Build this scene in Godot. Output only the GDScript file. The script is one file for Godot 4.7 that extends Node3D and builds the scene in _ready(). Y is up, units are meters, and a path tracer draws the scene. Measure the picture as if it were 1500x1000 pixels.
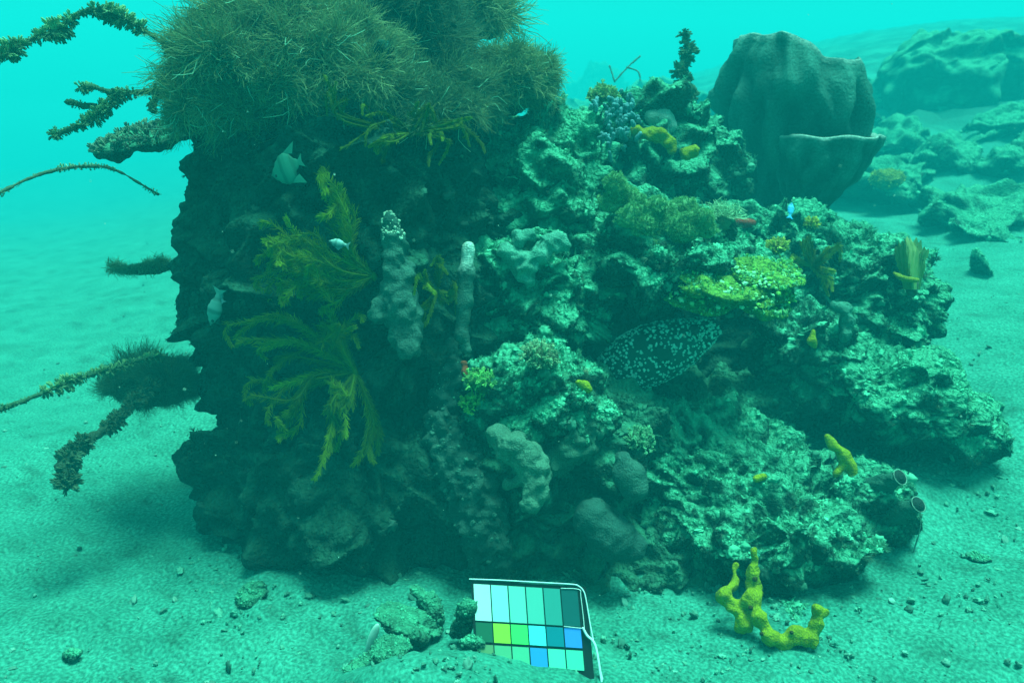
extends Node3D

# ---------------------------------------------------------------- camera maths
const F := 1177.0
const CAM := Vector3(0.0, 1.0, 0.0)
const PITCH := -16.6
var cam_basis := Basis(Vector3.RIGHT, deg_to_rad(PITCH))
var cam_inv := cam_basis.inverse()

const GW := 200
const GH := 134
const CELL := 8.0
var depth_of := PackedFloat32Array()      # nearest rock surface per direction, so that growth is seated on the rock it grows on
var normal_of := PackedVector3Array()

var rng := RandomNumberGenerator.new()
var noise_a := FastNoiseLite.new()
var noise_b := FastNoiseLite.new()
var noise_c := FastNoiseLite.new()
var noise_d := FastNoiseLite.new()
var noise_g := FastNoiseLite.new()
var M := {}
var org := Vector3.ZERO
var taken := {}
var sphere_cache := {}
var last := {}
var nub_meshes := []
var shard_meshes := []
var turf_mesh: ArrayMesh
var hair_mesh: ArrayMesh
var twig_mesh: ArrayMesh


func at(px: float, py: float, d: float) -> Vector3:
	return CAM + cam_basis * Vector3((px - 750.0) / F * d, (500.0 - py) / F * d, -d)


func height(x: float, z: float) -> float:
	var d := sqrt(x * x + z * z)
	var az := clampf(0.5 + 0.95 * x / maxf(d, 0.4), -0.05, 1.0)
	if z > 0.0:
		az = lerpf(az, 0.2, clampf(z, 0.0, 1.0))
	var rise := maxf(d - 1.45, 0.0)
	var far := smoothstep(0.42, 0.95, az)
	var h := 0.46 * az * (1.0 - exp(-rise * rise / (rise + 0.35) / 1.9)) + maxf(d - 2.6, 0.0) * lerpf(-0.085, 0.0, smoothstep(0.0, 0.5, az)) * (1.0 - smoothstep(20.0, 45.0, d) * 0.4)
	h += far * 4.6 * (1.0 - exp(-maxf(d - 5.5, 0.0) / 24.0))
	h += 0.10 * exp(-((x + 0.10) * (x + 0.10) / 0.030 + (z + 1.10) * (z + 1.10) / 0.020))
	h += 0.05 * exp(-((x + 0.22) * (x + 0.22) / 0.012 + (z + 1.12) * (z + 1.12) / 0.012))
	h += 0.02 * noise_a.get_noise_3d(x * 0.35, 7.0, z * 0.35) * clampf(d, 0.0, 2.0)
	return h


func ground(px: float, py: float) -> Vector3:
	var dir := cam_basis * Vector3((px - 750.0) / F, (500.0 - py) / F, -1.0)
	var d := 0.5
	while d < 30.0:
		var p := CAM + dir * d
		if p.y <= height(p.x, p.z):
			break
		d += 0.004 + d * 0.002
	var q := CAM + dir * d
	return Vector3(q.x, height(q.x, q.z), q.z)


func pixel(p: Vector3) -> Vector3:
	var v := cam_inv * (p - CAM)
	var d := -v.z
	return Vector3(750.0 + v.x / d * F, 500.0 - v.y / d * F, d)


func note_depth(P: PackedVector3Array, N: PackedVector3Array) -> void:
	for i in P.size():
		var v := cam_inv * (P[i] - CAM)
		var d := -v.z
		if d < 0.3:
			continue
		var gx := int((750.0 + v.x / d * F + 50.0) / CELL)
		var gy := int((500.0 - v.y / d * F + 36.0) / CELL)
		if gx < 0 or gy < 0 or gx >= GW or gy >= GH:
			continue
		var k := gy * GW + gx
		if d < depth_of[k]:
			depth_of[k] = d
			normal_of[k] = N[i]


func cell_at(px: float, py: float) -> int:
	var cx := int((px + 50.0) / CELL)
	var cy := int((py + 36.0) / CELL)
	for r in 6:
		var best := -1
		for dy in range(-r, r + 1):
			for dx in range(-r, r + 1):
				var x := cx + dx
				var y := cy + dy
				if x < 0 or y < 0 or x >= GW or y >= GH:
					continue
				var k := y * GW + x
				if depth_of[k] < 90.0 and (best < 0 or depth_of[k] < depth_of[best]):
					best = k
		if best >= 0:
			return best
	return -1


func surf_d(px: float, py: float) -> float:
	var k := cell_at(px, py)
	return depth_of[k] if k >= 0 else 2.0


func on(px: float, py: float, off := 0.0) -> Vector3:
	return at(px, py, surf_d(px, py) - off)


func nrm(px: float, py: float) -> Vector3:
	var k := cell_at(px, py)
	return normal_of[k] if k >= 0 else Vector3.UP


# ---------------------------------------------------------------- mesh building
class MB:
	var P := PackedVector3Array()
	var C := PackedColorArray()
	var I := PackedInt32Array()      # counter-clockwise seen from outside

	func add(p: Vector3, c := Color.WHITE) -> int:
		P.append(p)
		C.append(c)
		return P.size() - 1

	func tri(a: int, b: int, c: int) -> void:
		I.append(a)
		I.append(b)
		I.append(c)

	func quad(a: int, b: int, c: int, d: int) -> void:
		tri(a, b, c)
		tri(a, c, d)


func normals_of(P: PackedVector3Array, I: PackedInt32Array) -> PackedVector3Array:
	var N := PackedVector3Array()
	N.resize(P.size())
	for t in range(0, I.size(), 3):
		var a := I[t]
		var b := I[t + 1]
		var c := I[t + 2]
		var n := (P[b] - P[a]).cross(P[c] - P[a])
		N[a] += n
		N[b] += n
		N[c] += n
	for i in N.size():
		N[i] = N[i].normalized()
	return N


func to_mesh(b: MB, N := PackedVector3Array(), shift := Vector3.ZERO, flat := false) -> ArrayMesh:
	var P := b.P
	var I := b.I
	var C := b.C
	if flat:
		P = PackedVector3Array()
		C = PackedColorArray()
		I = PackedInt32Array()
		for i in b.I.size():
			P.append(b.P[b.I[i]])
			C.append(b.C[b.I[i]])
			I.append(i)
	if N.is_empty():
		N = normals_of(P, I)
	if shift != Vector3.ZERO:
		P = P.duplicate()
		for i in P.size():
			P[i] -= shift
	var J := PackedInt32Array()
	J.resize(I.size())
	for t in range(0, I.size(), 3):
		J[t] = I[t]
		J[t + 1] = I[t + 2]
		J[t + 2] = I[t + 1]
	var arr := []
	arr.resize(Mesh.ARRAY_MAX)
	arr[Mesh.ARRAY_VERTEX] = P
	arr[Mesh.ARRAY_NORMAL] = N
	arr[Mesh.ARRAY_COLOR] = C
	arr[Mesh.ARRAY_INDEX] = J
	var m := ArrayMesh.new()
	m.add_surface_from_arrays(Mesh.PRIMITIVE_TRIANGLES, arr)
	return m


func numbered(called: String) -> String:
	var k: int = taken.get(called, 0)
	taken[called] = k + 1
	return called if k == 0 else "%s_%03d" % [called, k]


func thing(called: String, label: String, category: String, base: Vector3, group := "") -> Node3D:
	var o := Node3D.new()
	o.name = numbered(called)
	add_child(o, true)
	o.position = base
	org = base
	o.set_meta("label", label)
	o.set_meta("category", category)
	if group != "":
		o.set_meta("group", group)
	return o


func part_name(parent: Node, called: String) -> String:
	if parent == self:
		return numbered(called)
	var k := 0
	var n := called
	while parent.has_node(n):
		k += 1
		n = "%s_%03d" % [called, k]
	return n


func put(called: String, mesh: Mesh, mat: Material, parent: Node) -> MeshInstance3D:
	var o := MeshInstance3D.new()
	o.name = part_name(parent, called)
	o.mesh = mesh
	o.material_override = mat
	parent.add_child(o, true)
	return o


func part(called: String, b: MB, mat: Material, parent: Node, flat := false) -> MeshInstance3D:
	return put(called, to_mesh(b, PackedVector3Array(), org, flat), mat, parent)


func scatter(called: String, mesh: Mesh, mat: Material, where: Array, tint: PackedColorArray, parent: Node) -> void:
	if where.is_empty():
		return
	var mm := MultiMesh.new()
	mm.transform_format = MultiMesh.TRANSFORM_3D
	mm.use_colors = true
	mm.mesh = mesh
	mm.instance_count = where.size()
	for i in where.size():
		var t: Transform3D = where[i]
		t.origin -= org
		mm.set_instance_transform(i, t)
		mm.set_instance_color(i, tint[i])
	var o := MultiMeshInstance3D.new()
	o.name = part_name(parent, called)
	o.multimesh = mm
	o.material_override = mat
	o.set_meta("kind", "stuff")
	parent.add_child(o, true)


func rnd(a: float, b: float) -> float:
	return rng.randf_range(a, b)


func upright(n: Vector3, spin: float, s: Vector3) -> Basis:
	var ref := Vector3.RIGHT if absf(n.x) < 0.8 else Vector3.FORWARD
	var x := ref.cross(n).normalized()
	var z := x.cross(n).normalized()
	var b := Basis(x, n, z) * Basis(Vector3.UP, spin)
	return b * Basis.from_scale(s)


func cube_sphere(n: int) -> Dictionary:
	if sphere_cache.has(n):
		return sphere_cache[n]
	var dirs := PackedVector3Array()
	var idx := PackedInt32Array()
	var key := {}
	var axes := [[Vector3i(1, 0, 0), Vector3i(0, 1, 0), Vector3i(0, 0, 1)], [Vector3i(0, 1, 0), Vector3i(0, 0, 1), Vector3i(1, 0, 0)], [Vector3i(0, 0, 1), Vector3i(1, 0, 0), Vector3i(0, 1, 0)]]
	for s in 2:
		for a in axes:
			var grid := PackedInt32Array()
			grid.resize((n + 1) * (n + 1))
			for j in n + 1:
				for i in n + 1:
					var q: Vector3i = a[0] * (n * s) + a[1] * i + a[2] * j
					var k := q.x + (q.y + q.z * (n + 1)) * (n + 1)
					if not key.has(k):
						key[k] = dirs.size()
						var v := Vector3(q) / n * 2.0 - Vector3.ONE
						v = Vector3(tan(v.x * 0.7854), tan(v.y * 0.7854), tan(v.z * 0.7854))
						dirs.append(v.normalized())
					grid[j * (n + 1) + i] = key[k]
			for j in n:
				for i in n:
					var p := grid[j * (n + 1) + i]
					var q2 := grid[j * (n + 1) + i + 1]
					var r := grid[(j + 1) * (n + 1) + i + 1]
					var t := grid[(j + 1) * (n + 1) + i]
					if s == 1:
						idx.append_array([p, q2, r, p, r, t])
					else:
						idx.append_array([p, r, q2, p, t, r])
	sphere_cache[n] = {"d": dirs, "i": idx}
	return sphere_cache[n]


# one lump of reef rock: an ellipsoid pushed about by several sizes of noise; silt lies on what faces up, paled further to brighten sunlit tops
func lump(c: Vector3, r: Vector3, o := {}) -> Dictionary:
	var n: int = o.get("n", 64)
	var s := cube_sphere(n)
	var dirs: PackedVector3Array = s.d
	var rot: Vector3 = o.get("rot", Vector3.ZERO)
	var B := Basis.from_euler(rot * PI / 180.0)
	var amp: float = o.get("amp", 0.12)
	var ridge: float = o.get("ridge", 0.05)
	var knob: float = o.get("knob", 0.014)
	var fr: float = o.get("fr", 1.0)
	var off := Vector3(1.0, 1.7, 2.3) * float(o.get("seed", 0)) * 3.1
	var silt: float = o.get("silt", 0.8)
	var silt_light: float = o.get("silt_light", 0.0)  # extra paleness on top of the silt, sunlight painted into the colour
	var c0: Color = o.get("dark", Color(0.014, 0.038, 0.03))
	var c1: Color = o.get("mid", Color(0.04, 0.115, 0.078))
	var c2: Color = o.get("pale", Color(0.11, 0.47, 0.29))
	var P := PackedVector3Array()
	P.resize(dirs.size())
	var q: Vector3
	for i in dirs.size():
		var d := dirs[i]
		var p := B * (d * r)
		var nn := (B * (d / r)).normalized()
		q = (c + p) * fr + off
		var w := Vector3(noise_a.get_noise_3dv(q), noise_a.get_noise_3dv(q + Vector3(31, 5, 9)), noise_a.get_noise_3dv(q + Vector3(-17, 41, 3))) * amp * 0.8
		q += w * 0.5
		var h := (absf(noise_g.get_noise_3dv(q * 7.0)) * 1.5 - 0.4) * ridge * 0.8 + noise_b.get_noise_3dv(q * 1.3) * ridge * 0.4 + (pow(noise_c.get_noise_3dv(q) + 1.0, 2.0) * 0.8 - 0.3) * -knob
		P[i] = c + p + w + nn * h
	var I: PackedInt32Array = s.i
	var N := normals_of(P, I)
	var C := PackedColorArray()
	C.resize(P.size())
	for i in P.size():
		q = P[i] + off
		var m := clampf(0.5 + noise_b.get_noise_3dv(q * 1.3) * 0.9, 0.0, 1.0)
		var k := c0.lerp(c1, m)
		var up := clampf((N[i].y * 1.5 + noise_a.get_noise_3dv(q * 3.0) * 0.7 + noise_d.get_noise_3dv(q) * 0.3 - 0.25 + silt_light) * silt, 0.0, 1.0)
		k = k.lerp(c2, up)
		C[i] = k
	return {"P": P, "N": N, "C": C, "I": I}


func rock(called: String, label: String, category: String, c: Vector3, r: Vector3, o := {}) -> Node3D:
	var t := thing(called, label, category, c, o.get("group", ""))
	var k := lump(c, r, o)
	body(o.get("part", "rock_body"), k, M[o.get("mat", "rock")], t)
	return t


func body(called: String, k: Dictionary, mat: Material, parent: Node) -> MeshInstance3D:
	var b := MB.new()
	b.P = k.P
	b.C = k.C
	b.I = k.I
	last = k
	note_depth(k.P, k.N)
	return put(called, to_mesh(b, k.N, org), mat, parent)


# small growth on the last rock built; each kind is one uncountable covering
func grow(called: String, parent: Node, mesh: Mesh, mat: Material, count: int, size: Vector2, tones: Array, o := {}) -> void:
	var P: PackedVector3Array = last.P
	var N: PackedVector3Array = last.N
	var K: PackedColorArray = last.C
	var I: PackedInt32Array = last.I
	var where := []
	var tint := PackedColorArray()
	var low: float = o.get("low", -0.5)
	var stretch: float = o.get("stretch", 1.0)
	var patch: float = o.get("patch", 0.0)
	var sink: float = o.get("sink", 0.2)
	var ymin: float = o.get("ymin", -9.0)
	var tries := 0
	while where.size() < count and tries < count * 8:
		tries += 1
		var tr := rng.randi_range(0, I.size() / 3 - 1) * 3
		var i := I[tr]
		var n := N[i]
		var u := rng.randf()
		var v := rng.randf() * (1.0 - u)
		var p := P[i] + (P[I[tr + 1]] - P[i]) * u + (P[I[tr + 2]] - P[i]) * v
		if p.y < ymin or n.y < low or n.dot((CAM - p).normalized()) < -0.45:
			continue
		if patch > 0.0 and noise_a.get_noise_3dv(p * 1.6 + Vector3(3, 1, called.length())) < rnd(patch - 0.45, patch - 0.05):
			continue
		var n0 := n
		n = (n + Vector3(rnd(-1, 1), rnd(-1, 1), rnd(-1, 1)) * 0.45 + Vector3.UP * 0.25).normalized()
		var s := size.x + (size.y - size.x) * pow(rng.randf(), 2.0)
		where.append(Transform3D(upright(n, rnd(0, TAU), Vector3(s, s * stretch * rnd(0.7, 1.3), s * rnd(0.75, 1.25))), p + n0 * (s * (0.3 - sink))))
		var a: Color = tones[rng.randi_range(0, tones.size() - 1)]
		tint.append(K[i].lerp(a, o.get("own", 0.1)) * rnd(0.8, 1.15))
	scatter(called, mesh, mat, where, tint, parent)


# a swept tube through the points; radius per point
func tube(b: MB, pts: Array, rad: Array, sides := 8, col := Color.WHITE, rough := 0.0, steps := 4, tip := Color(-1, 0, 0)) -> void:
	var path := []
	var rr := []
	var n := pts.size()
	for i in n - 1:
		var p0: Vector3 = pts[maxi(i - 1, 0)]
		var p1: Vector3 = pts[i]
		var p2: Vector3 = pts[i + 1]
		var p3: Vector3 = pts[mini(i + 2, n - 1)]
		for k in steps:
			var t := float(k) / steps
			path.append(p1.cubic_interpolate(p2, p0, p3, t))
			rr.append(lerpf(rad[i], rad[i + 1], t))
	path.append(pts[n - 1])
	rr.append(rad[n - 1])
	var first := b.P.size()
	var side := Vector3.ZERO
	for i in path.size():
		var f: Vector3 = (path[mini(i + 1, path.size() - 1)] - path[maxi(i - 1, 0)]).normalized()
		if side == Vector3.ZERO:
			side = f.cross(Vector3.UP if absf(f.y) < 0.9 else Vector3.RIGHT).normalized()
		side = (side - f * side.dot(f)).normalized()
		var up := f.cross(side)
		var c := col if tip.r < 0.0 else col.lerp(tip, pow(float(i) / (path.size() - 1), 2.0))
		for k in sides:
			var a := TAU * k / sides
			var d := side * cos(a) + up * sin(a)
			var r: float = rr[i]
			var p: Vector3 = path[i] + d * r
			if rough > 0.0:
				p += d * r * rough * (noise_a.get_noise_3dv(p * 9.0) * 1.3 + noise_c.get_noise_3dv(p * 0.8) * 0.7)
			b.add(p, c)
	for i in path.size() - 1:
		for k in sides:
			var k2 := (k + 1) % sides
			b.quad(first + i * sides + k, first + i * sides + k2, first + (i + 1) * sides + k2, first + (i + 1) * sides + k)
	var e0 := b.add(path[0] - (path[1] - path[0]).normalized() * rr[0] * 0.6, col)
	var e1 := b.add(path[-1] + (path[-1] - path[-2]).normalized() * rr[-1] * 0.7, tip if tip.r >= 0.0 else col)
	var l := first + (path.size() - 1) * sides
	for k in sides:
		var k2 := (k + 1) % sides
		b.tri(e0, first + k2, first + k)
		b.tri(e1, l + k, l + k2)


# smooth joined limbs: tapered capsules, met by a smooth minimum, meshed as surface nets
func limbs(caps: Array, cell: float, k: float, col: Callable, rough := 0.0, rough_f := 1.0) -> MB:
	var lo := Vector3.ONE * 1e9
	var hi := -lo
	for c in caps:
		for e in 2:
			var p: Vector3 = c[e * 2]
			var r: float = c[e * 2 + 1]
			lo = lo.min(p - Vector3.ONE * (r + k + cell * 2.0))
			hi = hi.max(p + Vector3.ONE * (r + k + cell * 2.0))
	var nx := int((hi.x - lo.x) / cell) + 2
	var ny := int((hi.y - lo.y) / cell) + 2
	var nz := int((hi.z - lo.z) / cell) + 2
	var f := PackedFloat32Array()
	f.resize(nx * ny * nz)
	f.fill(1.0)
	for c in caps:
		var a: Vector3 = c[0]
		var ra: float = c[1]
		var e: Vector3 = c[2] - a
		var rb: float = c[3]
		var ll := maxf(e.length_squared(), 1e-9)
		var pad := maxf(ra, rb) + k + cell * 1.5
		var p0: Vector3 = (a.min(c[2]) - Vector3.ONE * pad - lo) / cell
		var p1: Vector3 = (a.max(c[2]) + Vector3.ONE * pad - lo) / cell
		for z in range(maxi(int(p0.z), 0), mini(int(p1.z) + 1, nz)):
			for y in range(maxi(int(p0.y), 0), mini(int(p1.y) + 1, ny)):
				var row := (z * ny + y) * nx
				for x in range(maxi(int(p0.x), 0), mini(int(p1.x) + 1, nx)):
					var v := lo + Vector3(x, y, z) * cell - a
					var t := clampf(v.dot(e) / ll, 0.0, 1.0)
					var d := (v - e * t).length() - lerpf(ra, rb, t)
					var w := f[row + x]
					var h := maxf(k - absf(d - w), 0.0)
					f[row + x] = minf(d, w) - h * h * 0.25 / k
	var b := MB.new()
	var vid := {}
	var corner := [0, 1, nx, nx + 1, nx * ny, nx * ny + 1, nx * ny + nx, nx * ny + nx + 1]
	for z in nz - 1:
		for y in ny - 1:
			for x in nx - 1:
				var i := (z * ny + y) * nx + x
				var inside := 0
				for q in 8:
					if f[i + corner[q]] < 0.0:
						inside += 1
				if inside == 0 or inside == 8:
					continue
				var sum := Vector3.ZERO
				var cnt := 0
				for q in 8:
					for bit in [1, 2, 4]:
						if q & bit:
							continue
						var fa := f[i + corner[q]]
						var fb := f[i + corner[q | bit]]
						if (fa < 0.0) == (fb < 0.0):
							continue
						var pa := Vector3(q & 1, (q >> 1) & 1, (q >> 2) & 1)
						var pb := Vector3((q | bit) & 1, ((q | bit) >> 1) & 1, ((q | bit) >> 2) & 1)
						sum += pa.lerp(pb, fa / (fa - fb))
						cnt += 1
				vid[i] = b.add(lo + (Vector3(x, y, z) + sum / cnt) * cell)
	for i in vid:
		var steps := [1, nx, nx * ny]
		for ax in 3:
			var j: int = i + steps[ax]
			if (f[i] < 0.0) == (f[j] < 0.0):
				continue
			var u: int = steps[(ax + 1) % 3]
			var v: int = steps[(ax + 2) % 3]
			if not (vid.has(i - u) and vid.has(i - v) and vid.has(i - u - v)):
				continue
			if f[i] < 0.0:
				b.quad(vid[i - u - v], vid[i - v], vid[i], vid[i - u])
			else:
				b.quad(vid[i - u - v], vid[i - u], vid[i], vid[i - v])
	var N := normals_of(b.P, b.I)
	for i in b.P.size():
		var p := b.P[i]
		if rough > 0.0:
			b.P[i] = p + N[i] * rough * (noise_c.get_noise_3dv(p * rough_f) + 0.5 + noise_a.get_noise_3dv(p * 6.0 * rough_f))
		b.C[i] = col.call(p, N[i])
	return b


func chain(px: Array) -> Array:          # [[point, r], ...] -> capsules
	var out := []
	for i in px.size() - 1:
		out.append([px[i][0], px[i][1], px[i + 1][0], px[i + 1][1]])
	return out


# ---------------------------------------------------------------- materials
func tex(fr: float, octaves: int, lo: float, hi: float, kind := FastNoiseLite.TYPE_SIMPLEX_SMOOTH, sd := 1, size := 512) -> NoiseTexture2D:
	var n := FastNoiseLite.new()
	n.noise_type = kind
	n.frequency = fr
	n.fractal_octaves = octaves
	n.seed = sd
	if kind == FastNoiseLite.TYPE_CELLULAR:
		n.cellular_return_type = FastNoiseLite.RETURN_DISTANCE
	var t := NoiseTexture2D.new()
	t.width = size
	t.height = size
	t.seamless = true
	t.noise = n
	var g := Gradient.new()
	g.set_color(0, Color(lo, lo, lo))
	g.set_color(1, Color(hi, hi, hi))
	t.color_ramp = g
	return t


func mat(called: String, c: Color, rough: float, albedo: Texture2D = null, bump: Texture2D = null, scale := 4.0, bump_cm := 0.4, vertex := true) -> StandardMaterial3D:
	var m := StandardMaterial3D.new()
	m.resource_name = called
	m.albedo_color = c.linear_to_srgb()
	m.roughness = rough
	m.metallic_specular = 0.25
	m.vertex_color_use_as_albedo = vertex
	if albedo:
		m.albedo_texture = albedo
	if bump:
		m.heightmap_enabled = true
		m.heightmap_texture = bump
		m.heightmap_scale = bump_cm
	if albedo or bump:
		m.uv1_triplanar = true
		m.uv1_world_triplanar = true
		m.uv1_scale = Vector3.ONE * scale
	M[called] = m
	return m


func materials() -> void:
	var grain := tex(0.02, 5, 0.62, 1.0)
	var fine := tex(0.05, 4, 0.55, 1.0, FastNoiseLite.TYPE_SIMPLEX_SMOOTH, 5)
	var crust := tex(0.03, 5, 0.0, 1.0, FastNoiseLite.TYPE_SIMPLEX_SMOOTH, 9)
	var pores := tex(0.05, 3, 0.0, 1.0, FastNoiseLite.TYPE_CELLULAR, 3)
	var sand := tex(0.03, 5, 0.5, 1.0, FastNoiseLite.TYPE_SIMPLEX_SMOOTH, 21, 1024)
	mat("rock", Color.WHITE, 0.95, grain, crust, 5.0, 1.6)
	mat("sand", Color.WHITE, 0.97, sand, crust, 3.0, 0.8)
	mat("growth", Color.WHITE, 0.9)
	mat("sponge", Color.WHITE, 0.85, fine, pores, 9.0, 0.35)
	mat("soft", Color.WHITE, 0.8, fine, crust, 14.0, 0.2)
	var hair := mat("hair", Color.WHITE, 0.8)
	hair.backlight_enabled = true
	hair.backlight = Color(0.5, 0.5, 0.5)
	var arm := mat("arm", Color.WHITE, 0.75)
	arm.backlight_enabled = true
	arm.backlight = Color(0.45, 0.45, 0.45)
	mat("fish", Color.WHITE, 0.5)
	mat("barrel", Color.WHITE, 0.9, fine, crust, 4.0, 0.5)
	mat("board", Color(0.012, 0.014, 0.016), 0.6, null, null, 1.0, 0.0, false)
	for i in 3:
		mat("knob%d" % i, [Color(0.24, 0.48, 0.18), Color(0.17, 0.40, 0.07), Color(0.32, 0.58, 0.34)][i], 0.85, null, null, 1.0, 0.0, false)
	mat("wire", Color(0.75, 0.8, 0.8), 0.45, null, null, 1.0, 0.0, false)


# ---------------------------------------------------------------- small meshes that are scattered
func small_meshes() -> void:
	var s := cube_sphere(4)
	for v in 3:
		var b := MB.new()
		for d in s.d:
			var p: Vector3 = d
			var r: float = 0.5 + 0.45 * noise_g.get_noise_3dv(p * 1.1 + Vector3(v * 7.0, 0, 3)) + 0.25 * noise_g.get_noise_3dv(p * 3.0 + Vector3(0, v * 5.0, 1))
			b.add(p * r)
		b.I = s.i
		nub_meshes.append(to_mesh(b))
	for v in 2:                                   # thin bent flakes
		var b := MB.new()
		var w := [0.5, 0.62, 0.4, 0.12]
		for side in 2:
			for j in 4:
				for i in 3:
					var x: float = (i - 1) * w[j] * (1.0 + 0.3 * sin(j * 2.1 + v))
					var y := j * 0.42
					b.add(Vector3(x, y, 0.18 * j * j * 0.25 + 0.2 * absf(i - 1.0) * (v - 0.5) + (0.04 if side else -0.04)))
		for j in 3:
			for i in 2:
				var p := j * 3 + i
				b.quad(p + 1, p, p + 3, p + 4)
				b.quad(12 + p, 12 + p + 1, 12 + p + 4, 12 + p + 3)
		shard_meshes.append(to_mesh(b, PackedVector3Array(), Vector3.ZERO, true))
	var t := MB.new()                             # a tuft of short blades
	for k in 11:
		var a := k * 2.4
		var lean := 0.25 + 0.5 * fmod(k * 0.37, 1.0)
		var root := Vector3(cos(a), 0, sin(a)) * 0.12 * fmod(k * 0.61, 1.0)
		var tip := root + Vector3(cos(a) * lean, 0.7 + 0.5 * fmod(k * 0.29, 1.0), sin(a) * lean)
		var mid := (root + tip) * 0.5 + Vector3(0, 0.12, 0)
		tube(t, [root, mid, tip], [0.07, 0.055, 0.02], 3, Color.WHITE, 0.0, 1)
	turf_mesh = to_mesh(t)
	var h := MB.new()                             # one long soft filament, a metre long before scaling
	tube(h, [Vector3.ZERO, Vector3(0.05, 0.3, 0.02), Vector3(0.0, 0.62, 0.10), Vector3(0.22, 0.9, 0.06)], [0.012, 0.012, 0.01, 0.006], 3, Color.WHITE, 0.0, 2)
	hair_mesh = to_mesh(h)
	var g := MB.new()                             # a knobbly forked twig
	tube(g, [Vector3.ZERO, Vector3(0.05, 0.35, 0), Vector3(0.0, 0.8, 0.05), Vector3(0.1, 1.1, 0.0)], [0.2, 0.17, 0.19, 0.13], 6, Color.WHITE, 0.0, 2)
	tube(g, [Vector3(0.02, 0.35, 0), Vector3(0.3, 0.6, 0.1), Vector3(0.42, 0.95, 0.1)], [0.15, 0.15, 0.11], 6, Color.WHITE, 0.0, 2)
	tube(g, [Vector3(0.02, 0.5, 0), Vector3(-0.22, 0.75, -0.14), Vector3(-0.28, 1.0, -0.22)], [0.13, 0.14, 0.1], 6, Color.WHITE, 0.0, 2)
	twig_mesh = to_mesh(g)


func _ready() -> void:
	# ------------------------------------------------------------ camera, water light, sun, exposure
	var cam := Camera3D.new()
	cam.name = "camera"
	cam.position = CAM
	cam.basis = cam_basis
	cam.fov = 2.0 * rad_to_deg(atan(500.0 / F))
	cam.near = 0.05
	cam.far = 200.0
	var lens := CameraAttributesPhysical.new()
	lens.frustum_focal_length = 12.0 * F / 500.0
	lens.frustum_focus_distance = 1.65
	lens.exposure_aperture = 5.6
	lens.frustum_near = 0.05
	lens.frustum_far = 200.0
	cam.attributes = lens
	add_child(cam)
	var sky := ProceduralSkyMaterial.new()
	sky.sky_top_color = Color(0.20, 1.2, 1.05).linear_to_srgb()
	sky.sky_horizon_color = Color(0.012, 0.35, 0.41).linear_to_srgb()
	sky.sky_curve = 0.45
	sky.ground_bottom_color = Color(0.01, 0.16, 0.14).linear_to_srgb()
	sky.ground_horizon_color = Color(0.02, 0.50, 0.48).linear_to_srgb()
	sky.sky_energy_multiplier = 0.62
	var env := Environment.new()
	env.background_mode = Environment.BG_SKY
	env.sky = Sky.new()
	env.sky.sky_material = sky
	env.tonemap_mode = Environment.TONE_MAPPER_LINEAR
	env.tonemap_exposure = 2.32
	env.fog_enabled = true
	env.fog_density = 0.064
	env.fog_light_color = Color(0.02, 0.84, 0.95).linear_to_srgb()
	env.sdfgi_enabled = true
	env.ssao_enabled = true
	env.ssil_enabled = true
	var we := WorldEnvironment.new()
	we.name = "water_world"
	we.environment = env
	add_child(we)
	var sun := DirectionalLight3D.new()
	sun.name = "sun"
	sun.light_color = Color(0.30, 1.0, 0.76).linear_to_srgb()
	sun.light_energy = 1.6
	sun.light_angular_distance = 22.0
	sun.shadow_enabled = true
	add_child(sun)
	sun.look_at_from_position(Vector3(0.40, 2.2, -0.18), Vector3.ZERO)

	# ------------------------------------------------------------ noises, materials, small meshes
	rng.seed = 4711
	depth_of.resize(GW * GH)
	depth_of.fill(99.0)
	normal_of.resize(GW * GH)
	setup_noise(noise_a, 4.5, 2, FastNoiseLite.TYPE_SIMPLEX_SMOOTH, 11)
	setup_noise(noise_b, 13.0, 3, FastNoiseLite.TYPE_SIMPLEX_SMOOTH, 12)
	setup_noise(noise_c, 38.0, 2, FastNoiseLite.TYPE_CELLULAR, 13)
	setup_noise(noise_d, 60.0, 2, FastNoiseLite.TYPE_SIMPLEX_SMOOTH, 14)
	setup_noise(noise_g, 1.0, 2, FastNoiseLite.TYPE_SIMPLEX_SMOOTH, 15)
	materials()
	small_meshes()
	var t0 := Time.get_ticks_msec()
	seabed()
	reef_rocks()
	print("rocks ", Time.get_ticks_msec() - t0)
	far_rocks()
	big_sponges()
	soft_growth()
	whips()
	feather_stars()
	finger_sponges()
	corals()
	chart()
	fishes()
	small_things()
	print("all ", Time.get_ticks_msec() - t0)


func setup_noise(n: FastNoiseLite, fr: float, oct: int, kind: int, sd: int) -> void:
	n.noise_type = kind
	n.frequency = fr
	n.fractal_octaves = oct
	n.seed = sd
	if kind == FastNoiseLite.TYPE_CELLULAR:
		n.cellular_return_type = FastNoiseLite.RETURN_DISTANCE


# ---------------------------------------------------------------- the setting
func warp(t: float, near: float, reach: float) -> float:
	return near * sinh(t * asinh(reach / near))


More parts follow.
